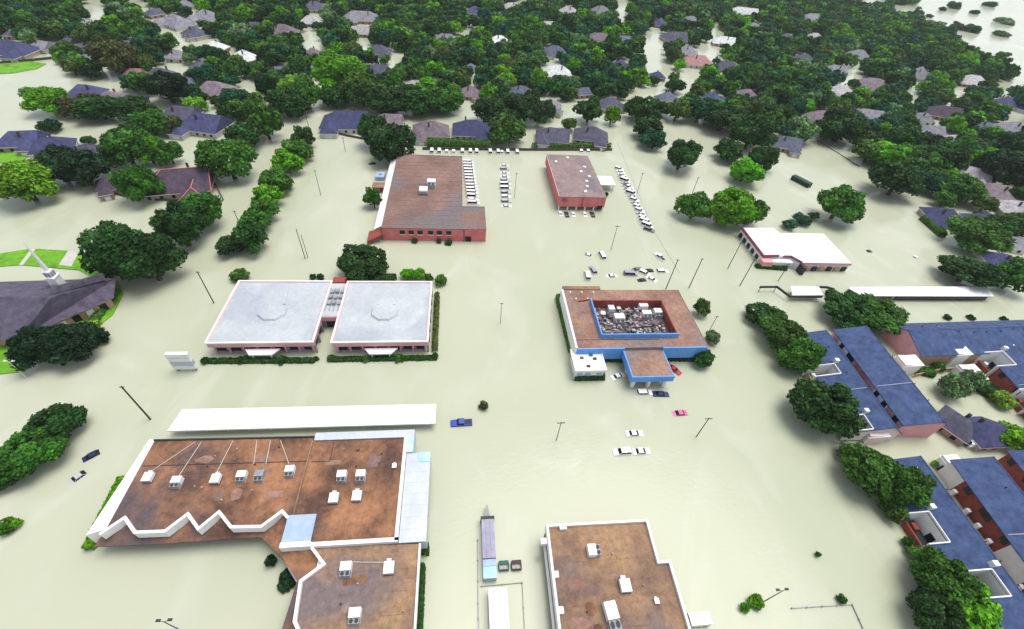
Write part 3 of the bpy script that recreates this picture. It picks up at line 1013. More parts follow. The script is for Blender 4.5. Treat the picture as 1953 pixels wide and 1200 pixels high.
# red corner awning
aw = MB()
aw.face([(-34.6, 139.5, 1.5), (-29.2, 141.2, 3.6), (-29.0, 145, 3.9), (-34.6, 145.2, 2.2)])
aw.face([(-34.6, 139.5, 0.2), (-29.2, 141.2, 2.6), (-29.2, 141.2, 3.6), (-34.6, 139.5, 1.5)])
aw.face([(-34.6, 139.5, 1.5), (-34.6, 145.2, 2.2), (-34.6, 145.2, 0.4), (-34.6, 139.5, 0.2)])
aw.build("corner_awning", 'red_dark', rd)
for px, py, lab in ((808, 366, "nearer white rooftop unit of the pair on the red building"), (823, 354, "farther white rooftop unit of the pair on the red building")):
    place_unit(px, py, ZD + 0.2, lab, 1.9)
an = thing("shed", "small red-roofed shed beside the white side canopy", "shed", tuple(at(722, 358, 0)))
p = at(722, 355, 2)
MB().box(p.x - 2.2, p.x + 2.2, p.y - 2, p.y + 2, -1, 2.3).build("wall", 'red_dark', an)
MB().box(p.x - 2.5, p.x + 2.5, p.y - 2.3, p.y + 2.3, 2.3, 2.6).build("roof", 'tar_red', an)
p = at(727, 336, 1)
tk = thing("storage_tank", "pale blue tank box beside the white side canopy", "tank", (p.x, p.y, 0))
MB().box(p.x - 2.2, p.x + 1.6, p.y - 2.4, p.y + 2.4, -1, 1.8).build("body", 'skyblue', tk)
MB().tube((p.x - .3, p.y, 1.8), (p.x - .3, p.y, 2.2), .6, n=10).build("hatch", 'grey', tk)

# --- small red building
sr = thing("red_warehouse", "narrow red-fronted building with grey-mauve roof and white side canopy", "commercial building", (51, 188, 0))
ZS = 6.4
sx0, sx1, sy0, sy1 = 41.0, 61.4, 166.5, 206.5
MB().box(sx0, sx1, sy0 + 0.02, sy1, 1.9, ZS).build("upper_wall", 'red', sr)
MB().box(sx0 + 1, sx1 - 0.4, sy0 + 3.2, sy1 - .5, -2, 1.88).build("lower_wall", 'pink', sr)
MB().box(sx0 - .2, sx1 + .2, sy0 - .15, sy1 + .2, ZS + .004, ZS + 0.25).build("roof", 'tar_grey', sr)
MB().wallrun([(sx0 - .15, sy0 - .1), (sx0 - .15, sy1 + .2)], ZS + .1, ZS + 0.5, .22).build("parapet", 'pink', sr)
for i in range(6):
    u = sx0 + 0.6 + i * (sx1 - sx0 - 1.2) / 5
    MB().box(u - .25, u + .25, sy0 + .3, sy0 + .8, -2, 1.88).build("column", 'white', sr)
MB().box(sx0 + 10.2, sx0 + 10.5, sy0 - .12, sy0 + .01, 1.9, ZS).build("wall_joint", 'red_dark', sr)
MB().box(sx0 + 1.2, sx0 + 3.6, sy0 - .05, sy0 + .1, 4.2, 6.0).build("sign_panel", 'maroon', sr)
MB().box(sx1 - 3.2, sx1 - .8, sy0 - .05, sy0 + .1, 0.8, 2.6).build("door", 'glass', sr)
MB().box(sx1 + .3, sx1 + 9.5, 184, 192.5, 3.0, 3.35).build("side_canopy", 'white_roof', sr)
for x in (sx1 + 2, sx1 + 8.7):
    for y in (185, 191.5):
        MB().tube((x, y, -1), (x, y, 3), .15, n=6).build("post", 'grey', sr)
vr = random.Random(5)
for i in range(8):
    x, y = vr.uniform(sx0 + 3, sx1 - 3), sy0 + 4 + i * 4.6
    MB().box(x - .6, x + .6, y - .6, y + .6, ZS + .25, ZS + .9).build("roof_vent", 'white', sr)

# --- white-roofed building with maroon trim
wb = thing("white_roofed_building", "white-roofed low building with maroon trim right of the slanting poles", "commercial building", (130, 136, 0))
ZW = 3.9
wpoly = [(115.93, 149.31), (130.49, 149.51), (131.20, 145.67), (151.03, 145.77), (150.02, 125.64), (129.38, 126.04), (126.95, 129.89), (115.52, 129.68)]
MB().prism([(p[0] * .995 + .65, p[1] * .995 + .7) for p in wpoly], -2, ZW - .35).build("wall", 'white', wb)
MB().prism(wpoly, ZW - .3, ZW).build("roof", 'white_roof', wb)
MB().wallrun([(115.78, 149.31), (115.37, 129.53), (121.90, 129.79)], ZW - .5, ZW + .7, .35).build("maroon_trim", 'maroon', wb)
MB().wallrun([(123.92, 129.79), (127.05, 129.79), (129.48, 125.94)], ZW - .6, ZW + .35, .3).build("maroon_trim", 'maroon', wb)
MB().wallrun([(129.48, 125.79), (150.12, 125.44)], ZW - 1.0, ZW + .1, .25).build("eave_trim", 'pink', wb)
MB().prism([(114.51, 126.85), (118.56, 126.65), (118.56, 129.58), (114.51, 129.79)], 1.2, 3.2).build("entrance_bay", 'pink', wb)
MB().prism([(119.16, 127.36), (127.26, 127.16), (126.95, 129.48), (119.16, 129.58)], 1.2, 2.8).build("porch_roof", 'white', wb)
MB().prism([(128.88, 123.01), (130.09, 123.01), (130.09, 125.44), (128.88, 126.04)], -1, 3.5).build("stair", 'dark', wb)
for i in range(6):
    MB().box(131.8 + i * 3.1, 133.8 + i * 3.1, 125.3, 125.85, 0.3, 2.0).build("window", 'brick_tan' if i % 2 == 0 else 'glass', wb)
for i in range(5):
    MB().box(115.35, 116.1, 132 + i * 3.6, 133.8 + i * 3.6, .5, 2.2).build("window", 'glass', wb)

# --- covered parking on the right
c1 = thing("carport", "short pale carport with dark edge beam in front of the white-roofed building", "carport", (122, 111, 0))
MB().prism([(116.2, 108.6), (128.2, 108.6), (129.4, 113.4), (118.3, 113.6)], 2.4, 2.6).build("roof", 'white', c1)
MB().wallrun([(106.6, 113.6), (113.4, 113.7), (115.4, 108.5), (127.8, 108.3)], 1.7, 2.5, .35).build("beam_and_shade", 'dark', c1)
for x in (107, 113, 117.5, 122.5, 127.5):
    MB().tube((x, 111 if x > 115 else 113.5, -1), (x, 111 if x > 115 else 113.5, 2.2), .13, n=6).build("post", 'dark', c1)
MB().wallrun([(128.6, 113.7), (132.8, 113.6), (135.2, 112.4)], 1.6, 2.5, .35).build("beam_and_shade", 'dark', c1)
c2 = thing("carport", "long pale carport with dark shaded front beside the apartment roofs", "carport", (168, 111, 0))
MB().prism([(140.0, 108.2), (197.2, 107.9), (199.4, 113.6), (141.4, 113.1)], 2.45, 2.6).build("roof", 'white', c2)
MB().wallrun([(140.0, 108.25), (150.2, 108.25)], .5, 2.44, .25).build("beam_and_shade", 'dark', c2)  # dark strips put in as painted shade below the roof edge
MB().wallrun([(151.4, 108.25), (155.4, 108.25)], .5, 2.44, .25).build("beam_and_shade", 'dark', c2)
MB().wallrun([(157.2, 108.25), (195.0, 108.05)], .5, 2.44, .25).build("beam_and_shade", 'dark', c2)
for i in range(10):
    MB().tube((142 + i * 6, 110.6, -1), (142 + i * 6, 110.6, 2.2), .13, n=6).build("post", 'dark', c2)

# --- church
ch = thing("church", "slate-roofed church with white louvred steeple at the left edge", "church", (-118, 101, 0))
e0, r0 = 3.6, 9.6
X0, X1, Y0, Y1 = -150.0, -101.2, 90.2, 113.5
sk_ = MB()
ex = [(X0, Y0), (-117.5, Y0 - .3), (-99.8, Y1 - 2.5), (-108, Y1), (X0, Y1)]
rg = (-113.0, 100.6)
sk_.face([(X0, Y0, e0), (-117.0, Y0, e0), (-111.5, 100.2, r0), (X0, 101.0, r0)])
sk_.face([(-117.0, Y0, e0), (-102.0, 106.5, e0), (-103.6, 113.0, e0 + 2.2), (-111.5, 100.2, r0)])
sk_.face([(-111.5, 100.2, r0), (-103.6, 113.0, e0 + 2.2), (-107, 115.6, e0), (X0, 113.0, e0), (X0, 101.0, r0)])
sk_.build("roof", 'shingle', ch, color=(0.085, 0.075, 0.115))
cl = MB()
cl.face([(-112.6, 101.0, r0 - .2), (-104.6, 110.8, r0 - 2.6), (-104.8, 111.4, r0 - .5), (-112.2, 102.6, r0 + 1.3)])
cl.face([(-112.2, 102.6, r0 + 1.3), (-104.8, 111.4, r0 - .5), (-110, 114.5, e0 + 1), (-118, 109, r0 - 2.6)])
cl.build("clerestory_roof", 'shingle', ch, color=(0.095, 0.085, 0.12))
MB().prism([(X0, Y0 + 1), (-117.3, Y0 + 1), (-103.2, 106.4), (-108, 112.3), (X0, 112)], -1, e0).build("wall", 'brick_tan', ch)
MB().wallrun([(X0, 104.6), (-118.6, 104.6)], r0 - 1.9, r0 - 1.65, .25).build("roof_flashing", 'concrete', ch)
for i in range(6):
    u = i / 6
    x, y = -116.2 + u * 13, Y0 + 1.6 + u * 14.8
    MB().wallrun([(x, y), (x + 1.1, y + 1.3)], .4, 2.8, .3).build("window", 'glass' if i % 2 else 'white', ch)
tp = at(108, 538, r0 - 1)
hz = 0
for k in range(400):
    q = pix((tp.x, tp.y, r0 + k * 0.1))
    if q[1] < 484:
        hz = r0 + k * 0.1
        break
st = MB()
st.box(tp.x - 1.15, tp.x + 1.15, tp.y - 1.15, tp.y + 1.15, r0 - 4, r0 + 1.0)
st.build("steeple_base", 'white', ch)
MB().box(tp.x - 1.35, tp.x + 1.35, tp.y - 1.35, tp.y + 1.35, r0 + 1.0, r0 + 1.3).build("cornice", 'white', ch)
MB().box(tp.x - .9, tp.x + .9, tp.y - .9, tp.y + .9, r0 + 1.3, r0 + 3.2).build("belfry", 'white', ch)
for dx, dy in ((0, -1), (1, 0)):
    for sg in (-.42, .42):
        if dx == 0:
            MB().box(tp.x + sg - .3, tp.x + sg + .3, tp.y - .97, tp.y - .89, r0 + 1.5, r0 + 2.9).build("louvre", 'grey', ch)
        else:
            MB().box(tp.x + .89, tp.x + .97, tp.y + sg - .3, tp.y + sg + .3, r0 + 1.5, r0 + 2.9).build("louvre", 'grey', ch)
MB().tube((tp.x, tp.y, r0 + 3.2), (tp.x, tp.y, max(hz, r0 + 13)), .6, .05, 8).build("spire", 'white', ch)
for px in (46, 68):
    p = at(px, 602, 6)
    MB().box(p.x - .5, p.x + .5, p.y - .4, p.y + .4, 5, 6.6).build("roof_vent", 'white', ch)

# ------------------------------------------------------------------ apartments
APT = (0.046, 0.074, 0.168)


def apartment(label, cx, cy, rot, w0, w1, L, ez_w, rz_, ez_e, ridge, wall, windows=0, wells=(), gable='pink', panels=(), lamps=()):
    """gabled row: local x across (w0 west .. w1 east), y along; ridge at local x = ridge"""
    t = thing("apartment_row", label, "apartment block", (cx, cy, 0), math.radians(rot), "blue-grey roofed apartment rows")
    h = L / 2
    ov = .45

    def zat(x):
        return ez_w + (rz_ - ez_w) * (x - w0) / (ridge - w0) if x <= ridge else rz_ + (ez_e - rz_) * (x - ridge) / (w1 - ridge)
    b = MB()
    th = .22
    xs = (w0 - ov, ridge, w1 + ov)
    zs = (zat(w0 - ov), rz_, zat(w1 + ov))
    def slab(x0, x1, y0, y1):
        z0, z1 = zat(x0), zat(x1)
        q = MB()
        q.face([(x0, y0, z0), (x1, y0, z1), (x1, y1, z1), (x0, y1, z0)])
        q.face([(x0, y1, z0 - th), (x1, y1, z1 - th), (x1, y0, z1 - th), (x0, y0, z0 - th)])
        q.face([(x0, y0, z0 - th), (x1, y0, z1 - th), (x1, y0, z1), (x0, y0, z0)])
        q.face([(x1, y1, z1 - th), (x0, y1, z0 - th), (x0, y1, z0), (x1, y1, z1)])
        q.face([(x0, y0, z0 - th), (x0, y0, z0), (x0, y1, z0), (x0, y1, z0 - th)])
        q.face([(x1, y0, z1), (x1, y0, z1 - th), (x1, y1, z1 - th), (x1, y1, z1)])
        return q.build("roof_slope", 'shingle', t, True, color=APT)
    slab(ridge, w1 + ov, -h - ov, h + ov)
    ylast = -h - ov
    for (yc, wy, xe) in sorted(wells):
        slab(w0 - ov, ridge, ylast, yc - wy / 2)
        slab(xe, ridge, yc - wy / 2, yc + wy / 2)
        ylast = yc + wy / 2
    slab(w0 - ov, ridge, ylast, h + ov)
    MB().tube((ridge, -h - ov, rz_ + .02), (ridge, h + ov, rz_ + .02), .13, n=6).build("ridge_cap", 'shingle', t, True, color=(APT[0] * 1.3, APT[1] * 1.3, APT[2] * 1.2))
    zw, ze = zat(w0) - th, zat(w1) - th
    for y, sg in ((-h, -1), (h, 1)):
        pts = [(w0, y, -2), (w1, y, -2), (w1, y, ze), (ridge, y, rz_ - th), (w0, y, zw)]
        MB().face(pts if sg < 0 else pts[::-1]).build("gable_wall", gable, t, True)
    ylast = -h + .01
    for (yc, wy, xe) in sorted(wells) + [(h - .01 + 1, 2, 0)]:
        if yc - wy / 2 > ylast:
            MB().box(w0, w0 + .25, ylast, yc - wy / 2, -2, zw).build("west_wall", wall, t, True)
        ylast = yc + wy / 2
    MB().box(w1 - .25, w1, -h + .01, h - .01, -2, ze).build("east_wall", wall, t, True)
    for (y, wd, mm) in panels:
        MB().box(w0 - .14, w0 + .05, y - wd / 2, y + wd / 2, -1, zw - .02).build("wall_panel", mm, t, True)
    for y in windows or ():
        MB().box(w0 - .2, w0 + .05, y - .75, y + .75, zw - 2.1, zw - .35).build("window", 'glass', t, True)
    for k, (yc, wy, xe) in enumerate(wells):
        ya, yb = yc - wy / 2, yc + wy / 2
        MB().box(w0, xe, ya, yb, -.5, 1.0).build("terrace_floor", 'dark', t, True)
        MB().box(xe, xe + .2, ya, yb, 1.0, zat(xe) + .5).build("terrace_back_wall", 'white', t, True)
        for yy in (ya, yb):
            q = MB()
            e0 = w0 - 1.2
            q.face([(e0, yy - .12, .4), (xe, yy - .12, .4), (xe, yy - .12, zat(xe) + .5), (e0, yy - .12, zat(w0) + .3)])
            q.face([(xe, yy + .12, .4), (e0, yy + .12, .4), (e0, yy + .12, zat(w0) + .3), (xe, yy + .12, zat(xe) + .5)])
            q.face([(e0, yy - .12, zat(w0) + .3), (xe, yy - .12, zat(xe) + .5), (xe, yy + .12, zat(xe) + .5), (e0, yy + .12, zat(w0) + .3)])
            q.face([(e0, yy - .12, .4), (e0, yy - .12, zat(w0) + .3), (e0, yy + .12, zat(w0) + .3), (e0, yy + .12, .4)])
            q.build("terrace_wall", 'white', t, True)
        MB().box(w0 - .3, w0, ya + .2, yb - .2, -1.5, 1.9).build("terrace_front", wall, t, True)
        MB().box(xe - .1, xe - .02, yc - wy * .3, yc - wy * .05, 1.0, 3.1).build("terrace_door", 'glass', t, True)
        MB().box(w0 + .6, w0 + 1.7, yc + wy * .1, yc + wy * .35, 1.0, 2.2).build("terrace_box", 'white' if k % 2 == 0 else 'red_dark', t, True)
        MB().box(xe + .3, xe + 1.5, yb + .3, yb + 1.3, zat(xe) - .4, zat(xe + 1.5) + 1.0).build("flue_box", 'white', t, True)
    for k in range(1, max(2, int(L / 12))):
        y = -h + k * 12.2
        if any(abs(y - yc) < wy / 2 + .6 for yc, wy, xe in wells):
            continue
        q = MB()
        z0, z1 = zat(w0), zat(ridge - .4)
        q.face([(w0, y - .09, z0 + .22), (ridge - .4, y - .09, z1 + .22), (ridge - .4, y + .09, z1 + .22), (w0, y + .09, z0 + .22)])
        q.face([(w0, y - .09, z0 - .05), (ridge - .4, y - .09, z1 - .05), (ridge - .4, y - .09, z1 + .22), (w0, y - .09, z0 + .22)])
        q.face([(ridge - .4, y + .09, z1 - .05), (w0, y + .09, z0 - .05), (w0, y + .09, z0 + .22), (ridge - .4, y + .09, z1 + .22)])
        q.face([(w0, y + .09, z0 - .05), (w0, y - .09, z0 - .05), (w0, y - .09, z0 + .22), (w0, y + .09, z0 + .22)])
        q.build("party_wall", 'lavender', t, True)
    for y in lamps:
        MB().box(w0 - 1.3, w0 - .5, y - .45, y + .45, -1, 1.9).build("porch_box", 'white', t, True)
        MB().box(w0 - .5, w0 - .1, y - .3, y + .3, 1.2, 1.6).build("porch_rail", 'white', t, True)
    vr_ = random.Random(int(cx * 7 + cy))
    for i in range(int(L / 5)):
        y = -h + 2 + i * 5 + vr_.uniform(-1, 1)
        x = ridge + vr_.choice((.9, 1.4, -2.5))
        z = zat(x)
        MB().tube((x, y, z - .1), (x, y, z + .55), .13, n=6).build("roof_vent", 'dark', t, True)
    return t


# west pair (front row and its taller neighbour)
apartment("blue-roofed apartment row with white roof terraces beside the big dark tree", 109.2, 70.3, -4, -7.2, 6.0, 34, 4.2, 7.0, 4.4, 2.6, 'brick_tan', (), ((2.5, 3.6, -1.6), (-15.0, 4.4, -2.8)), 'blush')
apartment("tall blue-roofed apartment row with red and white upper wall with dark windows", 121.6, 70.8, -4, -5.6, 5.6, 34, 6.0, 8.2, 6.6, 3.6, 'pink', (11.5, 7.6, 6.2, -6.4, -9.8, -14.6), (), 'pink',
          ((10.2, 6.6, 'white'), (1.5, 5.5, 'red'), (-8.0, 6.0, 'white')))
# south pair
apartment("blue-roofed apartment row with white-walled roof terraces at the lower right", 106.6, 19.5, -3.2, -6.4, 5.4, 50, 4.6, 7.4, 5.0, 2.6, 'red_dark', (), ((19.5, 3.4, -1.9), (9.5, 6.5, -3.6), (-1.7, 4.8, 0.2), (-15, 5, -2)), 'pink')
apartment("blue-roofed apartment row with red wall and white porch posts, lower right", 123.2, 16.5, -6.5, -5.6, 5.4, 54, 5.4, 8.0, 5.4, 2.8, 'red_dark', (20.2, 15.2, 14.0, 9.0, 0, -6, -11), (), 'pink',
          ((24.6, 4.8, 'white'), (4.5, 6.5, 'white')), (21.0, 16.4, 13.0, 9.6, 0.5))
apartment("blue-roofed apartment row with red wall cut by the right edge, lower right", 141.5, 30, -8, -5.0, 5.4, 30, 5.4, 8.0, 5.4, 2.8, 'red_dark', (13, 8, 3, -2), (), 'pink', ((10.5, 3.6, 'red_dark'), (5, 2, 'white')))
# rear row runs east-west
apartment("long blue-roofed apartment row with white stair towers behind the pale tree", 166, 85.3, -88.5, -6.6, 6.6, 52, 5.4, 8.2, 5.4, -1.2, 'brick_tan', (), (), 'pink')
apartment("blue-roofed apartment row with white balcony end behind bright shrubs", 168, 66, -8, -6.0, 6.0, 26, 5.2, 7.8, 5.4, 2.6, 'red_dark', (8, 4, -2), ((9.0, 5.5, -2.4), (-5, 5.0, -2.2)), 'white')


def porch(label, px, py, z, wx, wy, h, mm='white'):
    p = at(px, py, z)
    t = thing("stair_tower", label, "stair tower", (p.x, p.y, 0), math.radians(-4), "white stair towers of the apartments")
    MB().box(-wx / 2, wx / 2, -wy / 2, wy / 2, -1.5, h - .3).build("wall", mm, t, True)
    q = MB()
    q.face([(-wx / 2 - .2, -wy / 2 - .2, h - 1.1), (wx / 2 + .2, -wy / 2 - .2, h), (wx / 2 + .2, wy / 2 + .2, h), (-wx / 2 - .2, wy / 2 + .2, h - 1.1)])
    q.build("roof", 'white', t, True)
    MB().box(-wx / 2 - .08, -wx / 2 + .02, -.7, .7, .2, 2.4).build("door", 'dark', t, True)
    return t


porch("white stair tower between the two blue rows under the pale tree", 1733, 690, 4, 5.5, 4.0, 5.0)
porch("white stair tower in the middle of the rear blue row", 1822, 672, 4, 4.0, 5.0, 6.2)
porch("white stair tower at the right of the rear blue row", 1900, 655, 4, 4.0, 5.0, 6.2)
porch("white end porch at the lower end of the terrace row", 1668, 826, 3, 5.0, 3.0, 4.2, 'blush')
porch("white walled patio at the end of the balcony row", 1852, 712, 3, 5.0, 5.5, 4.0)
porch("white porch of the small dark-roofed house", 1866, 842, 2, 5.0, 2.0, 2.4)
porch("white walled patio between the lower blue rows", 1818, 890, 3, 3.5, 5.0, 4.4)

MBw = MB()
p0 = [at(x, y, 1.2) for x, y in ((1745, 715), (1790, 705), (1830, 702), (1868, 690))]
o = MB().wallrun([(p.x, p.y) for p in p0], -1, 1.5, .2).build("garden_wall", 'brick_tan')
tag(o, "low tan garden wall in front of the rear blue row", "wall")
p0 = [at(x, y, 1.2) for x, y in ((1835, 700), (1862, 722), (1880, 742))]
o = MB().wallrun([(p.x, p.y) for p in p0], -1, 1.2, .2).build("garden_wall", 'white')
tag(o, "low white garden wall beside the balcony row", "wall")

# ------------------------------------------------------------------ houses
HC = {'blue': (0.052, 0.058, 0.135), 'slate': (0.085, 0.085, 0.130), 'purple': (0.075, 0.055, 0.085), 'mauve': (0.175, 0.140, 0.170), 'grey': (0.20, 0.20, 0.24), 'pale': (0.36, 0.35, 0.38),
      'pink': (0.30, 0.165, 0.170), 'white': (0.55, 0.58, 0.60), 'bluegrey': (0.105, 0.120, 0.180), 'brown': (0.15, 0.085, 0.075)}
WALLS = [(0.52, 0.50, 0.45), (0.36, 0.24, 0.19), (0.62, 0.61, 0.57), (0.42, 0.34, 0.28)]


def house(px, py, wpx, head, colr, label, ratio=0.80, wing=1):
    c = at(px, py, 4.0)
    k = (c - Vector((0, 0, CAMZ))).dot(FW)
    L = min(max(wpx * k / FOC, 9), 34)
    D = min(max(L * ratio, 9.5), 18)
    t = thing("house", label, "house", (c.x, c.y, 0), math.radians(head), "flooded suburban houses")
    rr = random.Random(int(px * 31 + py))
    col = HC[colr]
    j = 1 + rr.uniform(-.15, .15)
    col = tuple(v * j for v in col)
    ez = 2.5
    rz_ = ez + D * .27
    ov = .5

    def hip(x0, x1, y0, y1, name, along_x=True, hipx0=True, hipx1=True):
        b = MB()
        if along_x:
            m = (y0 + y1) / 2
            hd = (y1 - y0) / 2
            zz = ez + hd * .66
            a = (x0 + (hd * .95 if hipx0 else 0), m, zz)
            e = (x1 - (hd * .95 if hipx1 else 0), m, zz)
            b.face([(x0, y0, ez), (x1, y0, ez), e, a])
            b.face([(x1, y1, ez), (x0, y1, ez), a, e])
            b.face([(x0, y1, ez), (x0, y0, ez), a])
            b.face([(x1, y0, ez), (x1, y1, ez), e])
        else:
            m = (x0 + x1) / 2
            hd = (x1 - x0) / 2
            zz = ez + hd * .66
            a = (m, y0 + hd * (.95 if hipx0 else 0), zz)
            e = (m, y1 - hd * (.2), zz)
            b.face([(x0, y0, ez), (x1, y0, ez), a])
            b.face([(x1, y0, ez), (x1, y1, ez), e, a])
            b.face([(x0, y1, ez), (x0, y0, ez), a, e])
            b.face([(x1, y1, ez), (x0, y1, ez), e])
        if 'red ridge' in label:
            for (u, v) in ((a, e), ((x0, y0, ez), a), ((x1, y0, ez), e if along_x else a), ((x1, y1, ez), e)):
                MB().tube((u[0], u[1], u[2] + .05), (v[0], v[1], v[2] + .05), .16, n=6).build("ridge_cap", 'red', t, True)
        b.face([(x0, y1, ez - .02), (x1, y1, ez - .02), (x1, y0, ez - .02), (x0, y0, ez - .02)])
        # fascia boards
        f = b.build(name, 'shingle', t, True, color=col)
        MB().wallrun([(x0 + .06, y0 + .06), (x1 - .06, y0 + .06), (x1 - .06, y1 - .06), (x0 + .06, y1 - .06)], ez - .3, ez - .03, .1, True).build("fascia_board", 'white', t, True)
        return f, zz
    x0, x1, y0, y1 = -L / 2, L / 2, -D / 2, D / 2
    wc = rr.choice(WALLS)
    MB().box(x0 + ov, x1 - ov, y0 + ov, y1 - ov, -1.5, ez - .04).build("wall", 'wall', t, True, color=wc)
    rf, zz = hip(x0, x1, y0, y1, "roof", True, True, rr.random() < .6)
    if wing:
        s = rr.choice((-1, 1))
        wx = L * .36
        ux0 = s * L * .27 - wx / 2
        MB().box(ux0 + ov, ux0 + wx - ov, y0 - D * .34 + ov, y0 + ov, -1.5, ez - .06).build("wing_wall", 'wall', t, True, color=wc)
        ez += .012
        hip(ux0, ux0 + wx, y0 - D * .34, y0 + D * .42, "wing_roof", False)
        ez -= .012
        yw = y0 - D * .34 + ov
        MB().box(ux0 + wx * .3, ux0 + wx * .7, yw - .06, yw + .04, -.5, 1.5).build("garage_door", 'white', t, True)
        free = (x0 + 1.2, ux0 - 1.2) if s > 0 else (ux0 + wx + 1.2, x1 - 1.2)
    else:
        free = (x0 + 1.2, x1 - 1.2)
    n = 2 if L < 17 else 3
    for i in range(n):
        u = free[0] + (free[1] - free[0]) * (i + .5) / n
        MB().box(u - .6, u + .6, y0 + ov - .06, y0 + ov + .04, .5, 1.7).build("window", 'glass', t, True)
    cxp = rr.uniform(-.2, .2) * L
    cyp = rr.choice((-.18, .2)) * D
    chm = MB().box(cxp - .4, cxp + .4, cyp - .3, cyp + .3, ez, zz + .45).build("chimney", 'fence', t, True)
    HOUSES.append((px, py, wpx, label))
    return t


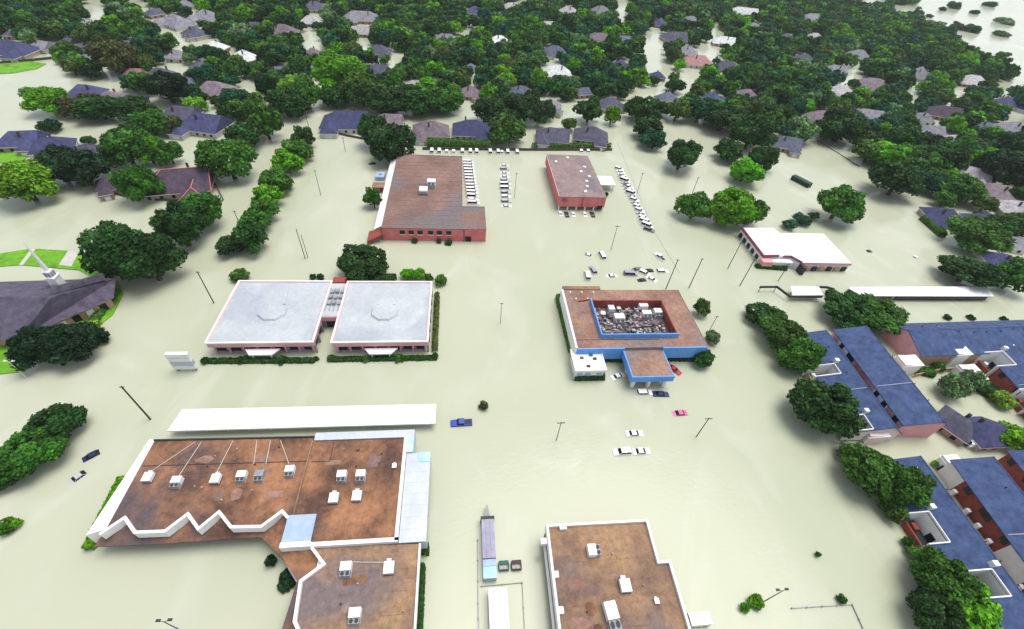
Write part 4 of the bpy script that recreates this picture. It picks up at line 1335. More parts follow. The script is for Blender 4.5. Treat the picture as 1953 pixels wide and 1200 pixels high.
HOUSES = []
H = [
    # left cluster
    (35, 262, 72, 12, 'blue', "dark blue hip-roofed house at the left edge"),
    (97, 273, 70, 25, 'blue', "dark blue hip-roofed house second from the left edge"),
    (168, 288, 72, 5, 'slate', "slate house hidden behind the blackish trees"),
    (216, 343, 62, 30, 'purple', "purple-roofed low house left of the round tree"),
    (338, 342, 118, 14, 'purple', "large dark purple house with red ridge lines"),
    (20, 92, 75, 0, 'blue', "blue-roofed house at the far left edge"),
    (80, 84, 40, -20, 'grey', "grey house behind the far left lawn"),
    (162, 172, 60, 5, 'blue', "blue-roofed house by the left inlet"),
    (212, 182, 50, 0, 'mauve', "grey-mauve house second along the left inlet"),
    (252, 187, 48, 20, 'blue', "small blue house third along the left inlet"),
    (253, 136, 36, 0, 'pink', "small pinkish-brown roof in the left trees"),
    (306, 138, 50, -10, 'slate', "slate roof above the left inlet houses"),
    (345, 152, 46, 0, 'bluegrey', "blue-grey roof left of the purple-pink house"),
    (408, 168, 66, 5, 'mauve', "purple-pink roofed house in the left trees"),
    (340, 214, 66, 0, 'slate', "slate-purple house behind the left street"),
    (388, 232, 84, -12, 'blue', "large blue house with pale walls left of the street"),
    (472, 240, 40, -30, 'mauve', "mauve roof beside the left street trees"),
    (338, 40, 60, -38, 'grey', "long grey roof along the upper left street"),
    (372, 60, 44, -30, 'slate', "slate roof at the upper left street bend"),
    (395, 30, 50, -20, 'grey', "grey roof among upper left treetops"),
    (410, 86, 40, -10, 'white', "white-roofed house below the upper left street"),
    # centre top
    (540, 57, 50, 0, 'mauve', "mauve roof in the upper centre-left gap"),
    (600, 12, 44, 0, 'slate', "slate roof at the very top, left of centre"),
    (592, 38, 40, 0, 'pale', "pale roof below the topmost slate roof"),
    (690, 32, 70, 5, 'grey', "wide grey roof at the top, left of centre"),
    (598, 98, 36, -30, 'mauve', "blue-white roof at the head of the street"),
    (606, 130, 34, -40, 'bluegrey', "blue-grey roof left of the street head"),
    (530, 132, 36, 10, 'bluegrey', "blue-grey roof among trees left of the street"),
    (658, 228, 88, 3, 'blue', "blue hip-roofed house at the basin corner"),
    (740, 226, 54, 0, 'mauve', "mauve house behind the twin dark trees"),
    (822, 244, 70, 4, 'mauve', "mauve house second behind the red building"),
    (900, 243, 74, 0, 'blue', "blue house third behind the red building"),
    (1054, 255, 64, -8, 'slate', "slate house behind the narrow red building"),
    (1128, 254, 66, -12, 'slate', "slate house at the end of the car row"),
    (895, 173, 44, 0, 'mauve', "mauve house in the central trees"),
    (858, 166, 26, 60, 'pink', "small pink gable in the central trees"),
    (790, 158, 34, 0, 'pale', "pale roof in the central trees"),
    (722, 130, 44, -30, 'slate', "dark slate roof in the central trees"),
    (846, 70, 34, 0, 'grey', "grey roof in the upper central trees"),
    (896, 126, 32, 60, 'bluegrey', "blue-grey steep roof in the central trees"),
    (685, 57, 40, 0, 'pale', "pale roof under the wide grey roof"),
    # right top
    (1085, 22, 44, -40, 'pale', "pale roof at the top centre"),
    (1146, 20, 40, -15, 'grey', "grey roof right of the top centre gap"),
    (1137, 71, 40, 0, 'mauve', "mauve-blue roof in the upper trees"),
    (1058, 96, 46, 0, 'bluegrey', "blue-grey roof in the upper trees"),
    (1064, 136, 56, 0, 'white', "white-roofed house among central right trees"),
    (1190, 72, 26, 0, 'bluegrey', "small blue-grey roof left of the upper street"),
    (1286, 70, 46, 0, 'slate', "slate roof right of the upper street"),
    (1312, 96, 40, -20, 'grey', "grey roof below the upper slate roof"),
    (1330, 116, 62, -12, 'pink', "pink-roofed house right of the street bend"),
    (1255, 141, 28, 0, 'blue', "small blue roof beside the street bend"),
    (1272, 182, 40, 30, 'bluegrey', "blue-grey roof above the tree basin"),
    (1318, 38, 34, 0, 'grey', "grey roof near the top right of centre"),
    (1418, 22, 56, -12, 'white', "big pale teal roof near the top"),
    (1380, 78, 40, -20, 'white', "white-roofed house left of the tall right trees"),
    (1424, 178, 44, 0, 'mauve', "mauve roof in a clearing of the right trees"),
    (1110, 172, 30, 20, 'bluegrey', "blue-grey small roof above the central right water"),
    (1500, 70, 30, 0, 'slate', "small slate roof in the upper right trees"),
    (1638, 105, 44, -25, 'grey', "grey roof near the right forest edge"),
    (1592, 132, 40, -10, 'grey', "grey roof left of the right forest edge"),
    (1662, 160, 60, -10, 'mauve', "wide mauve roof in the right trees"),
    (1606, 171, 44, -8, 'pale', "pale pinkish roof in the right trees"),
    (1560, 224, 74, 15, 'mauve', "pale mauve house above the right basin"),
    (1648, 220, 60, -15, 'grey', "grey roof behind the right basin trees"),
    (1798, 213, 56, -25, 'purple', "purple roof in the far right trees"),
    (1762, 222, 40, -30, 'grey', "grey roof left of the far right purple roof"),
    (1776, 246, 44, -10, 'grey', "grey roof below the far right purple roof"),
    (1498, 270, 56, -20, 'bluegrey', "blue-grey roof at the right basin edge"),
    (1920, 195, 50, 10, 'blue', "blue roof at the far right edge"),
    (1880, 240, 40, -20, 'bluegrey', "blue-grey roof in the far right trees"),
    (1930, 243, 56, 0, 'grey', "grey roof at the far right edge"),
    (1820, 262, 30, 0, 'pale', "pale roof among the far right trees"),
    (1848, 330, 66, -32, 'pale', "pale mauve roof behind the right shore trees"),
    (1895, 362, 66, -20, 'mauve', "mauve house near the right edge"),
    (1936, 392, 60, -15, 'pale', "pale mauve house at the right edge"),
    (1803, 408, 66, -18, 'blue', "bright blue roof on the right shore"),
    (1868, 414, 46, -10, 'blue', "small blue roof right of the bright blue roof"),
    (1914, 492, 60, -25, 'blue', "dark blue roof at the right edge, lower down"),
    (1936, 458, 40, -20, 'grey', "grey roof above the lower dark blue roof"),
    # small house among the apartments
    (1832, 802, 62, -62, 'slate', "dark slate lodge among the apartment rows"),
    (1880, 818, 50, 0, 'blue', "dark blue lodge beside the slate lodge"),
]
hq = random.Random(77)
NW = {'blue': 'dark blue', 'slate': 'slate', 'mauve': 'mauve', 'grey': 'grey', 'pale': 'pale', 'white': 'white', 'bluegrey': 'blue-grey', 'brown': 'brown', 'purple': 'purple'}
seen_l = set()
tries = 0
extra = []
while len(extra) < 30 and tries < 6000:
    tries += 1
    px, py = hq.uniform(20, 1940), hq.uniform(4, 205)
    if px > 1560 and py < 130 - (1760 - px) * .25:
        continue
    if 560 < px < 660 and py > 140 or (px < 620 and py > 130) or (px < 160 and py > 95) or (1180 < px < 1350 and py > 190):
        continue
    if any(math.hypot((px - a[0]), (py - a[1]) * 1.7) < 52 for a in H + extra):
        continue
    colr = hq.choice(('grey', 'slate', 'bluegrey', 'pale', 'grey', 'pale', 'white', 'slate', 'blue'))
    w = 20 + py * .13 + hq.uniform(0, 14)
    near = sorted([a for a in H if abs(a[1] - py) < 120], key=lambda a: (a[0] - px) ** 2 + 3 * (a[1] - py) ** 2)
    for a in near[:5]:
        dx, dy = px - a[0], 1.8 * (py - a[1])
        d = ('left of' if dx < 0 else 'right of') if abs(dx) > abs(dy) else ('behind' if dy < 0 else 'in front of')
        lb = f"{NW[colr]} roof glimpsed through the trees {d} the {a[5]}"
        if lb not in seen_l and len(lb.split()) <= 16:
            break
    else:
        continue
    seen_l.add(lb)
    extra.append((px, py, w, hq.choice((0, 10, -15, 30, -35, 60)), colr, lb))
for h in H + extra:
    house(*h, wing=0 if h[2] < 42 or h[1] > 700 else 1)

# ------------------------------------------------------------------ vehicles


def car_mesh(kind):
    """returns (body, glass, trim) builders of a car, nose towards +x, wheels at z = 0"""
    body, glass = MB(), MB()
    if kind == 'sedan':
        Lh, W, hood, roof = 2.35, .9, .92, 1.45
        prof = [(-Lh, .35), (-Lh, .85), (-Lh + .15, 1.0), (-1.45, 1.02), (.85, .98), (1.95, .86), (Lh, .7), (Lh, .35)]
        cab = (-1.5, -.85, .25, 1.0)
    elif kind == 'suv':
        Lh, W, hood, roof = 2.35, .95, 1.1, 1.8
        prof = [(-Lh, .45), (-Lh, 1.1), (-Lh + .1, 1.15), (1.0, 1.15), (2.0, 1.05), (Lh, .9), (Lh, .45)]
        cab = (-2.25, -1.95, .35, 1.1)
    elif kind == 'van':
        Lh, W, hood, roof = 2.6, 1.0, 1.2, 2.2
        prof = [(-Lh, .45), (-Lh, 1.25), (1.5, 1.25), (2.2, 1.1), (Lh, .9), (Lh, .45)]
        cab = (-2.55, -2.45, 1.05, 1.7)
    else:                       # pickup
        Lh, W, hood, roof = 2.75, .98, 1.15, 1.85
        prof = [(-Lh, .5), (-Lh, 1.1), (-.7, 1.12), (1.1, 1.15), (2.4, 1.05), (Lh, .9), (Lh, .5)]
        cab = (-.75, -.6, .6, 1.2)
    n = len(prof)
    zt = max(p[1] for p in prof)
    s = len(body.v)
    for y, k in ((-W, 0), (W, 1)):
        for x, z in prof:
            body.v.append((x, y * (0.93 if z > .8 else 1.0), z))
    body.f.append(tuple(s + i for i in range(n)))
    body.f.append(tuple(s + n + i for i in reversed(range(n))))
    for i in range(n):
        j = (i + 1) % n
        body.f.append((s + j, s + i, s + n + i, s + n + j))
    # cabin: glass trapezoid under a painted roof plate
    a, b_, c, d = cab
    zb = zt - .03
    w0, w1 = W * .9, W * .74
    P = [(a, -w0, zb), (d, -w0, zb), (d, w0, zb), (a, w0, zb), (b_, -w1, roof - .08), (c, -w1, roof - .08), (c, w1, roof - .08), (b_, w1, roof - .08)]
    ws, rw, s1, s2 = MB(), MB(), MB(), MB()
    ws.face([P[1], P[2], P[6], P[5]])
    rw.face([P[3], P[0], P[4], P[7]])
    s1.face([P[0], P[1], P[5], P[4]])
    s2.face([P[2], P[3], P[7], P[6]])
    body.box(b_ - .06, c + .06, -w1 - .03, w1 + .03, roof - .08, roof)
    for x0, x1 in ((a, b_), (d, c), ((a + d) / 2, (b_ + c) / 2)):
        for sgn in (-1, 1):
            body.tube((x0, sgn * (w0 + .01), zb), (x1, sgn * (w1 + .01), roof - .06), .05, n=4)
    if kind == 'pickup':
        bed = MB().box(-2.65, -.85, -.78, .78, .7, .78)
        body.f.append(tuple())
        body.f.pop()
        return body, (ws, rw, s1, s2), bed
    return body, (ws, rw, s1, s2), None


def car_proto(kind):
    body, gl, bed = car_mesh(kind)
    r = thing("car", "proto", {'van': 'van', 'pickup': 'pickup truck'}.get(kind, 'car'))
    body.build("body", 'paint', r, True)
    for g, nme in zip(gl, ("windscreen", "rear_window", "side_window", "side_window")):
        g.build(nme, 'glass', r, True)
    if kind == 'pickup':
        MB().box(-2.62, -.85, -.76, .76, 1.125, 1.14).build("load_bed", 'dark', r, True)
    lamp = MB()
    for sgn in (-1, 1):
        Lh = {'sedan': 2.35, 'suv': 2.35, 'van': 2.6, 'pickup': 2.75}[kind]
        MB().box(Lh - .02, Lh + .03, sgn * .62 - .18, sgn * .62 + .18, .6, .78).build("headlight", 'white', r, True)
    return r


CARP = {k: [car_proto(k), False] for k in ('sedan', 'suv', 'van', 'pickup')}
CC = {'white': (0.78, 0.78, 0.78), 'silver': (0.42, 0.43, 0.46), 'grey': (0.16, 0.165, 0.18), 'dark': (0.02, 0.022, 0.028), 'navy': (0.02, 0.03, 0.10), 'blue': (0.03, 0.07, 0.35), 'red': (0.38, 0.015, 0.03), 'magenta': (0.50, 0.10, 0.28),
      'lav': (0.30, 0.29, 0.36)}


def car(kind, px, py, head, col, label, sink=0.72, group=None):
    pr = CARP[kind]
    o = copy_tree(pr[0]) if pr[1] else pr[0]
    pr[1] = True
    p = at(px, py, 0.4)
    if 475 < py < 540 and 1100 < px < 1280:
        sink += .14
    o.location = (p.x, p.y, -sink)
    o.rotation_euler = (0, 0, math.radians(head))
    o['label'] = label
    o.name = {'van': 'van', 'pickup': 'pickup_truck'}.get(kind, 'car')
    if group:
        o['group'] = group
    for c in o.children:
        if c.name.startswith('body'):
            c.color = (*CC[col], 1)
    return o


car('sedan', 1211, 826, 0, 'white', "white car standing alone behind the pair of white cars")
car('suv', 1187, 861, 182, 'white', "left white car of the half-sunk pair in open water")
car('sedan', 1224, 860, 2, 'white', "right white car of the half-sunk pair in open water")
car('sedan', 1296, 787, 183, 'magenta', "magenta pink car awash in open water", .85)
car('sedan', 1286, 704, -52, 'red', "red car beside the entrance canopy of the blue building", .6)
car('sedan', 1180, 716, 20, 'white', "white car left of the entrance canopy of the blue building", .8)
car('suv', 1230, 748, 0, 'white', "white car in front of the entrance canopy", .8)
car('sedan', 1261, 751, -4, 'navy', "navy blue car in front of the entrance canopy", .65)
car('pickup', 880, 806, 182, 'blue', "blue pickup truck alone in open water", .6)
car('sedan', 178, 865, 40, 'navy', "dark blue car near the left tree clump", 1.0)
car('sedan', 151, 905, 55, 'silver', "pale car furthest left, below the dark blue car", 1.0)
car('van', 1120, 525, 85, 'white', "white van behind the orange corner of the blue building", .5)
car('suv', 1131, 514, 100, 'lav', "lavender grey car next to the white van", .6)
car('sedan', 1168, 525, 4, 'white', "white car behind the roof well", .7)
car('van', 1203, 522, -4, 'lav', "lavender grey long van in the flooded car park", .6)
car('sedan', 1216, 512, 20, 'grey', "grey car behind the long van", .7)
car('suv', 1230, 520, -40, 'white', "white car beside the long van", .6)
car('sedan', 1241, 515, 0, 'dark', "black car in the flooded car park", .8)
car('sedan', 1227, 533, 10, 'dark', "black car right behind the blue building", .8)
car('sedan', 1244, 531, -45, 'white', "white car slanting behind the blue building", .7)
car('sedan', 1121, 484, 150, 'white', "white car left of the pair above the van", .9)
car('van', 1148, 486, 95, 'white', "white van standing above the parked van", .7)
car('pickup', 1258, 489, 115, 'white', "white pickup truck near the end of the car row", .5)
car('suv', 1264, 516, 0, 'white', "white car with dark wheel beside a pole", .8)
car('sedan', 1660, 478, 5, 'dark', "dark car awash right of the white-roofed building", 1.05)
car('sedan', 1748, 489, 20, 'white', "white car awash in the right basin", 1.1)
car('sedan', 712, 311, 10, 'dark', "dark car awash behind the red building", .95)
car('sedan', 662, 467, 0, 'dark', "dark car awash left of the red awning", 1.1)
for i, (px, py) in enumerate(((1069, 406), (1081, 408), (1093, 407), (1115, 407), (1130, 408))):
    car('sedan', px, py, 90, ('white', 'dark', 'white', 'white', 'dark')[i], ("leftmost white car under the narrow red building", "left black car under the narrow red building", "second white car under the narrow red building",
        "third white car under the narrow red building", "right black car under the narrow red building")[i], .7)


def row(n, a, b, head, group, lab, kinds, cols, sink=.55):
    for i in range(n):
        u = i / (n - 1)
        k = random.choice(kinds)
        c = random.choice(cols)
        P0, P1 = at(*a, .4), at(*b, .4)
        q = P0.lerp(P1, u)
        s = pix(q)
        cw_ = {'white': 'white', 'silver': 'silver', 'grey': 'grey', 'dark': 'black'}[c]
        kw = {'van': 'van', 'pickup': 'pickup truck', 'sedan': 'car', 'suv': 'tall car'}[k]
        car(k, s[0], s[1], head + random.uniform(-3, 3), c, f"{cw_} {kw}, {ORD[i]} {lab}", sink, group)


ORD = ["first", "second", "third", "fourth", "fifth", "sixth", "seventh", "eighth", "ninth", "tenth", "eleventh", "twelfth", "thirteenth", "fourteenth", "fifteenth", "sixteenth", "seventeenth", "eighteenth", "nineteenth", "twentieth"]
row(19, (1181, 322), (1238, 438), -38, "white cars in the slanting row", "from the back in the slanting row", ('sedan', 'suv', 'suv', 'van', 'pickup'), ('white', 'white', 'white', 'white', 'silver', 'grey'))
row(11, (962, 315), (966, 392), 2, "cars in the row between the red buildings", "from the back in the row between the red buildings", ('sedan', 'suv', 'van'), ('white', 'white', 'white', 'silver'), .75)
row(14, (893, 310), (903, 388), 0, "cars along the stepped corner of the red building", "from the back along the red building's right wall", ('van', 'van', 'suv'), ('white',), .45)
for i, px in enumerate((824, 838, 852, 865, 882, 897, 909, 935, 950, 957, 968, 986)):
    car(random.choice(('suv', 'van')), px, 288 + (px - 840) * .014, 90, 'white', f"white car, {ORD[i]} from the left along the back fence", .6, "white cars along the back fence")
for i, px in enumerate((1108, 1121)):
    car('suv', px, 287, 90, 'white', ("left", "right")[i] + " white car of the pair behind the narrow red building", .7)

# semi trailer
p = at(930, 1040, 0)
tr = thing("semi_trailer", "long grey-lavender semi trailer with patched pale end lying in the water", "trailer", (p.x, p.y, 0))
q0, q1, qm = at(930, 990, 2.2), at(930, 1103, 2.2), at(930, 1066, 2.2)
hw = 1.32
dy = q0.y - q1.y
MB().box(q0.x - hw, q0.x + hw, qm.y, q0.y, -1, 2.2).build("box_front", 'lavender', tr)
MB().box(q0.x - hw, q0.x + hw, q1.y + 2.2, qm.y - .05, -1, 2.15).build("box_rear", 'skyblue', tr)
MB().box(q0.x - hw, q0.x + hw, q1.y, q1.y + 2.15, -1, 2.1).build("tail_ramp", 'cyan', tr)
for i in (-.45, .45):
    MB().box(q0.x + i - .05, q0.x + i + .05, qm.y + .1, q0.y - .1, 2.2, 2.27).build("roof_rib", 'grey', tr)
MB().box(q0.x - hw - .15, q0.x + hw + .15, q0.y + .02, q0.y + .6, -1, 2.3).build("bulkhead", 'dark', tr)
g = MB().prism([(q0.x - .7, q0.y + .6), (q0.x + .7, q0.y + .6), (q0.x + .12, q0.y + 3.4), (q0.x - .12, q0.y + 3.4)], .9, 1.5)
g.build("drawbar", 'grey', tr)
MB().box(q0.x - hw, q0.x + hw, qm.y - .02, qm.y + .1, 2.2, 2.3).build("strap", 'dark', tr)

# pale covered walkway at the bottom, dumpsters, white truck box, container
p = at(949, 1160, 2.5)
wk = thing("covered_walkway", "pale pink flat walkway roof at the bottom, beside the trailer", "walkway", (p.x, p.y, 0))
a, b = at(931, 1122, 2.6), at(967, 1122, 2.6)
MB().prism([(a.x, a.y), (b.x, a.y), (b.x, 6), (a.x, 6)], 2.3, 2.6).build("roof", 'blush', wk)
for i in range(3):
    for x in (a.x + .3, b.x - .3):
        MB().tube((x, a.y - .5 - i * 4, -1), (x, a.y - .5 - i * 4, 2.3), .12, n=6).build("post", 'dark', wk)


def dumpster(px, py, m, label, open_=True):
    p = at(px, py, .8)
    t = thing("dumpster", label, "dumpster", (p.x, p.y, 0))
    MB().wallrun([(p.x - .95, p.y - .75), (p.x + .95, p.y - .75), (p.x + .95, p.y + .75), (p.x - .95, p.y + .75)], -.8, 1.1, .12, True).build("bin", m, t)
    MB().box(p.x - .88, p.x + .88, p.y - .68, p.y + .68, .3, .55).build("rubbish", 'cargo', t)
    MB().face([(p.x - .95, p.y + .2, 1.12), (p.x + .95, p.y + .2, 1.12), (p.x + .95, p.y + .82, 1.3), (p.x - .95, p.y + .82, 1.3)]).build("lid", m, t)
    for s in (-1, 1):
        MB().box(p.x + s * 1.0 - .08, p.x + s * 1.0 + .08, p.y - .5, p.y + .5, .5, .7).build("lifting_pocket", 'dark', t)


dumpster(961, 1079, 'green_bin', "green open dumpster right of the trailer")
dumpster(985, 1078, 'brown_bin', "dark brown open dumpster right of the green one")

p = at(1330, 1180, 1.6)
bt = thing("box_truck", "white box truck with dark cab beside the tan-roofed building", "truck", (p.x, p.y, 0))
MB().box(p.x - 1.6, p.x + 2.6, p.y - 1.1, p.y + 1.0, -.8, 1.9).build("box", 'white', bt)
MB().box(p.x - 2.9, p.x - 1.65, p.y - 1.0, p.y + .9, -.8, 1.2).build("cab", 'dark', bt)
for i in range(3):
    MB().box(p.x - 1.2 + i * 1.2, p.x - .4 + i * 1.2, p.y - 1.14, p.y - 1.1, -.2, .3).build("side_marker", 'dark', bt)
MB().box(p.x - 2.7, p.x - 2.2, p.y - .9, p.y + .8, 1.2, 1.28).build("windscreen", 'glass', bt)
a, b = at(1513, 336, 1.5), at(1546, 353, 1.5)
cn = thing("shipping_container", "dark green container standing alone in the right basin", "container", ((a.x + b.x) / 2, (a.y + b.y) / 2, 0), math.atan2(b.y - a.y, b.x - a.x))
Lc = (b - a).length / 2
MB().box(-Lc, Lc, -1.5, 1.5, -1, 2.2).build("body", 'dkgreen', cn, True)
for i in range(9):
    MB().box(-Lc + .4 + i * Lc * .22, -Lc + .55 + i * Lc * .22, -1.55, 1.55, -.9, 2.25).build("rib", 'dkgreen', cn, True)

# pylon sign by the carport
p = at(358, 706, 0)
hs = height((352, 708), 682)
ps = thing("pylon_sign", "white pylon sign with stacked blank panels left of the twin office block", "sign", (p.x, p.y, 0))
zz = 1.0
for i in range(4):
    MB().box(p.x - 2.7, p.x + 2.7, p.y - .5, p.y + .5, zz, zz + 1.35).build("sign_panel", 'white' if i != 1 else 'metal', ps)
    zz += 1.5
for s in (-2.2, 2.2):
    MB().box(p.x + s - .2, p.x + s + .2, p.y - .2, p.y + .2, -1, zz - .2).build("post", 'grey', ps)

# ------------------------------------------------------------------ poles
POLES = [
    ((232, 737), (287, 800), "thick dark pole left of the long white carport", .2, ''), ((377, 518), (408, 578), "dark pole behind the twin office block's left corner", .17, ''),
    ((563, 437), (582, 493), "dark pole left of the big red building's awning", .15, 'pair'), ((600, 325), (612, 373), "thin pole above the left basin", .12, ''),
    ((652, 262), (659, 290), "thin pole at the back of the left basin", .12, ''), ((583, 215), (591, 252), "thin pole beside the left street mouth", .14, ''),
    ((445, 402), (457, 428), "short dark pole beside the left street trees", .14, ''), ((1352, 797), (1328, 833), "pole with crossarm right of the magenta car", .13, 'arm'),
    ((1070, 805), (1061, 840), "thin brown pole left of the white cars", .11, 'arm'), ((954, 578), (954, 617), "thin pole in the open water left of the blue building", .09, ''),
    ((1180, 430), (1165, 477), "thin pole left of the slanting car row", .12, 'arm'), ((1295, 495), (1270, 551), "dark pole touching the car park, left of two", .17, ''),
    ((1340, 493), (1314, 549), "dark pole right of the car park pole", .17, ''), ((1413, 463), (1388, 512), "dark pole left of the white-roofed building", .16, ''),
    ((1440, 495), (1411, 545), "dark pole in front of the white-roofed building", .16, ''), ((1502, 503), (1484, 536), "forked pole in front of the white-roofed building's porch", .14, 'arm'),
    ((1329, 338), (1319, 372), "dark pole above the two bright trees", .14, ''), ((1226, 330), (1214, 372), "thin pole right of the slanting car row", .12, ''),
    ((984, 330), (981, 378), "thin pole between the red buildings", .1, ''), ((1366, 603), (1352, 632), "thin pole right of the blue building", .1, ''),
]
for (t, b, lab, r, kd) in POLES:
    g = at(*b, 0)
    hh = min(height(b, t[1]), 14)
    th = thing("utility_pole", lab, "pole", (g.x, g.y, 0), 0, "poles standing in the flood")
    MB().tube((0, 0, -1.5), (0, 0, hh), r, r * .75, 8).build("shaft", 'wood', th, True)
    if kd == 'arm':
        MB().box(-1.0, 1.0, -.07, .07, hh - .5, hh - .35).build("crossarm", 'wood', th, True)
    elif kd == 'pair':
        MB().tube((.9, .3, -1.5), (.9, .3, hh * .8), r * .8, r * .6, 8).build("stay_post", 'wood', th, True)
    else:
        MB().box(-.55, .55, -.06, .06, hh - .35, hh - .22).build("crossarm", 'wood', th, True)
# street lights
for (t, b, lab, m) in (((1490, 1127), (1456, 1148), "dark street light beside the lime shrubs at the bottom right", 'dark'), ((18, 690), (50, 720), "white street light on the lawn edge at the left", 'white'),
                       ((306, 1186), (352, 1206), "dark street light with forked head at the bottom left", 'dark')):
    g = at(*b, 0)
    hh = max(height(b, t[1]), 3)
    hh = min(hh, 11)
    th = thing("street_light", lab, "street light", (g.x, g.y, 0))
    MB().tube((0, 0, -1.5), (0, 0, hh), .11, .07, 8).build("pole", m, th, True)
    for s in (-1, 1):
        MB().tube((0, 0, hh - .1), (s * .9, .2, hh + .1), .05, n=6).build("arm", m, th, True)
        MB().box(s * .9 - .35, s * .9 + .35, .0, .4, hh + .02, hh + .2).build("lamp_head", m, th, True)

# fences and low walls


def fence(label, pts, h, m='fence', t=.12, step=3.0):
    P = [at(x, y, h) for x, y in pts]
    th = thing("fence", label, "fence", (P[0].x, P[0].y, 0))
    for i in range(len(P) - 1):
        MB().wallrun([(P[i].x, P[i].y), (P[i + 1].x, P[i + 1].y)], -1, h, t).build("panel", m, th)
    for i in range(len(P) - 1):
        n = max(2, int((P[i + 1] - P[i]).length / step))
        n = min(n, 24)
        for k in range(n):
            q = P[i].lerp(P[i + 1], k / n)
            MB().box(q.x - .12, q.x + .12, q.y - .12, q.y + .12, -1, h + .15).build("post", m, th)


fence("dark back fence between the car park and the houses", [(806, 281), (1010, 283), (1168, 283)], 1.3, t=.3)
fence("dark fence in front of the blue corner house", [(608, 243), (660, 256), (696, 263)], 1.1, t=.3)
fence("dark fence along the front of the large purple house", [(188, 360), (262, 378), (350, 380)], .9, t=.25)
fence("dark fence at the side of the large purple house", [(388, 345), (410, 350), (425, 378)], 1.0, t=.25)
fence("grey submerged fence left of the trailer", [(911, 1030), (912, 1150), (913, 1210)], .35, 'grey', .1)
fence("grey submerged fence around the pink walkway", [(918, 1118), (996, 1111), (1001, 1210)], .3, 'grey', .1)
fence("grey submerged fence at the bottom right corner", [(1511, 1160), (1626, 1153), (1652, 1210)], .3, 'grey', .09)
fence("pale submerged kerb fence right of the slanting car row", [(1178, 272), (1247, 440), (1296, 520)], .12, 'concrete', .08, 60)
fence("dark garden fence along the far left lawn", [(-20, 119), (60, 112), (98, 108)], 1.4, t=.4)
fence("dark shore fence below the right basin trees", [(1560, 268), (1600, 292), (1640, 318)], .4, t=.15, step=8)

# ------------------------------------------------------------------ hedges
hedge("long bright green hedge along the left white parapet", [(234, 912), (168, 1046)], 1.5, 1.6, 'bright', 1500)
hedge("short dark green hedge at the corner of the pale side roof", [(809, 1038), (808, 1057)], 1.6, 1.2, 'dark', 300)
hedge("long dark green hedge along the right side of the lower rusty roof", [(804, 1078), (797, 1210)], 1.2, 1.4, 'dark', 1300)
hedge("green hedge along the left side of the blue building", [(1066, 565), (1092, 668)], 2.0, 2.0, 'mid', 1400)
hedge("green hedge below the blue fascia left of the canopy", [(1155, 684), (1192, 686)], 1.4, 1.0, 'dark', 500)
hedge("green hedge below the blue fascia right of the canopy", [(1272, 683), (1330, 684)], 1.4, 1.1, 'dark', 700)
hedge("dark hedge in front of the white pavilion", [(1096, 718), (1152, 717)], 2.0, 1.4, 'dark', 900)
hedge("dark hedge below the white-roofed building's porch", [(1442, 507), (1500, 512)], 1.6, 1.2, 'dark', 700)
hedge("low hedge along the front of the left office roof", [(398, 688), (600, 687)], 1.4, .9, 'dark', 1500)
hedge("low hedge along the front of the right office roof", [(630, 685), (832, 682)], 1.4, .8, 'dark', 1500)
hedge("dark hedge behind the right office roof", [(668, 533), (755, 532)], 3, 2.6, 'dark', 1400)
hedge("leafy hedge behind the back fence", [(815, 272), (935, 276)], 4, 3.6, 'mid', 2200)
hedge("lower hedge behind the back fence near the slate houses", [(1015, 278), (1165, 277)], 2.5, 2.0, 'mid', 1500)
hedge("sparse shrubs along the right flank of the office block", [(834, 560), (829, 668)], 1.4, 1.4, 'olive', 700)
hedge("green hedge along the church's right side", [(214, 560), (160, 640)], 2.2, 1.4, 'mid', 1000)
hedge("clipped hedge by the slate lodge", [(1823, 818), (1845, 838)], 2.0, 1.3, 'mid', 600)
hedge("shrub strip in front of the rear blue row", [(1738, 702), (1780, 712)], 2.5, 1.8, 'mid', 800)
hedge("dark shrub strip beside the balcony row", [(1866, 734), (1900, 752)], 4, 2.6, 'dark', 1200)
hedge("bushy shore strip below the bright blue roof", [(1762, 415), (1800, 448)], 3, 2.4, 'mid', 1200)

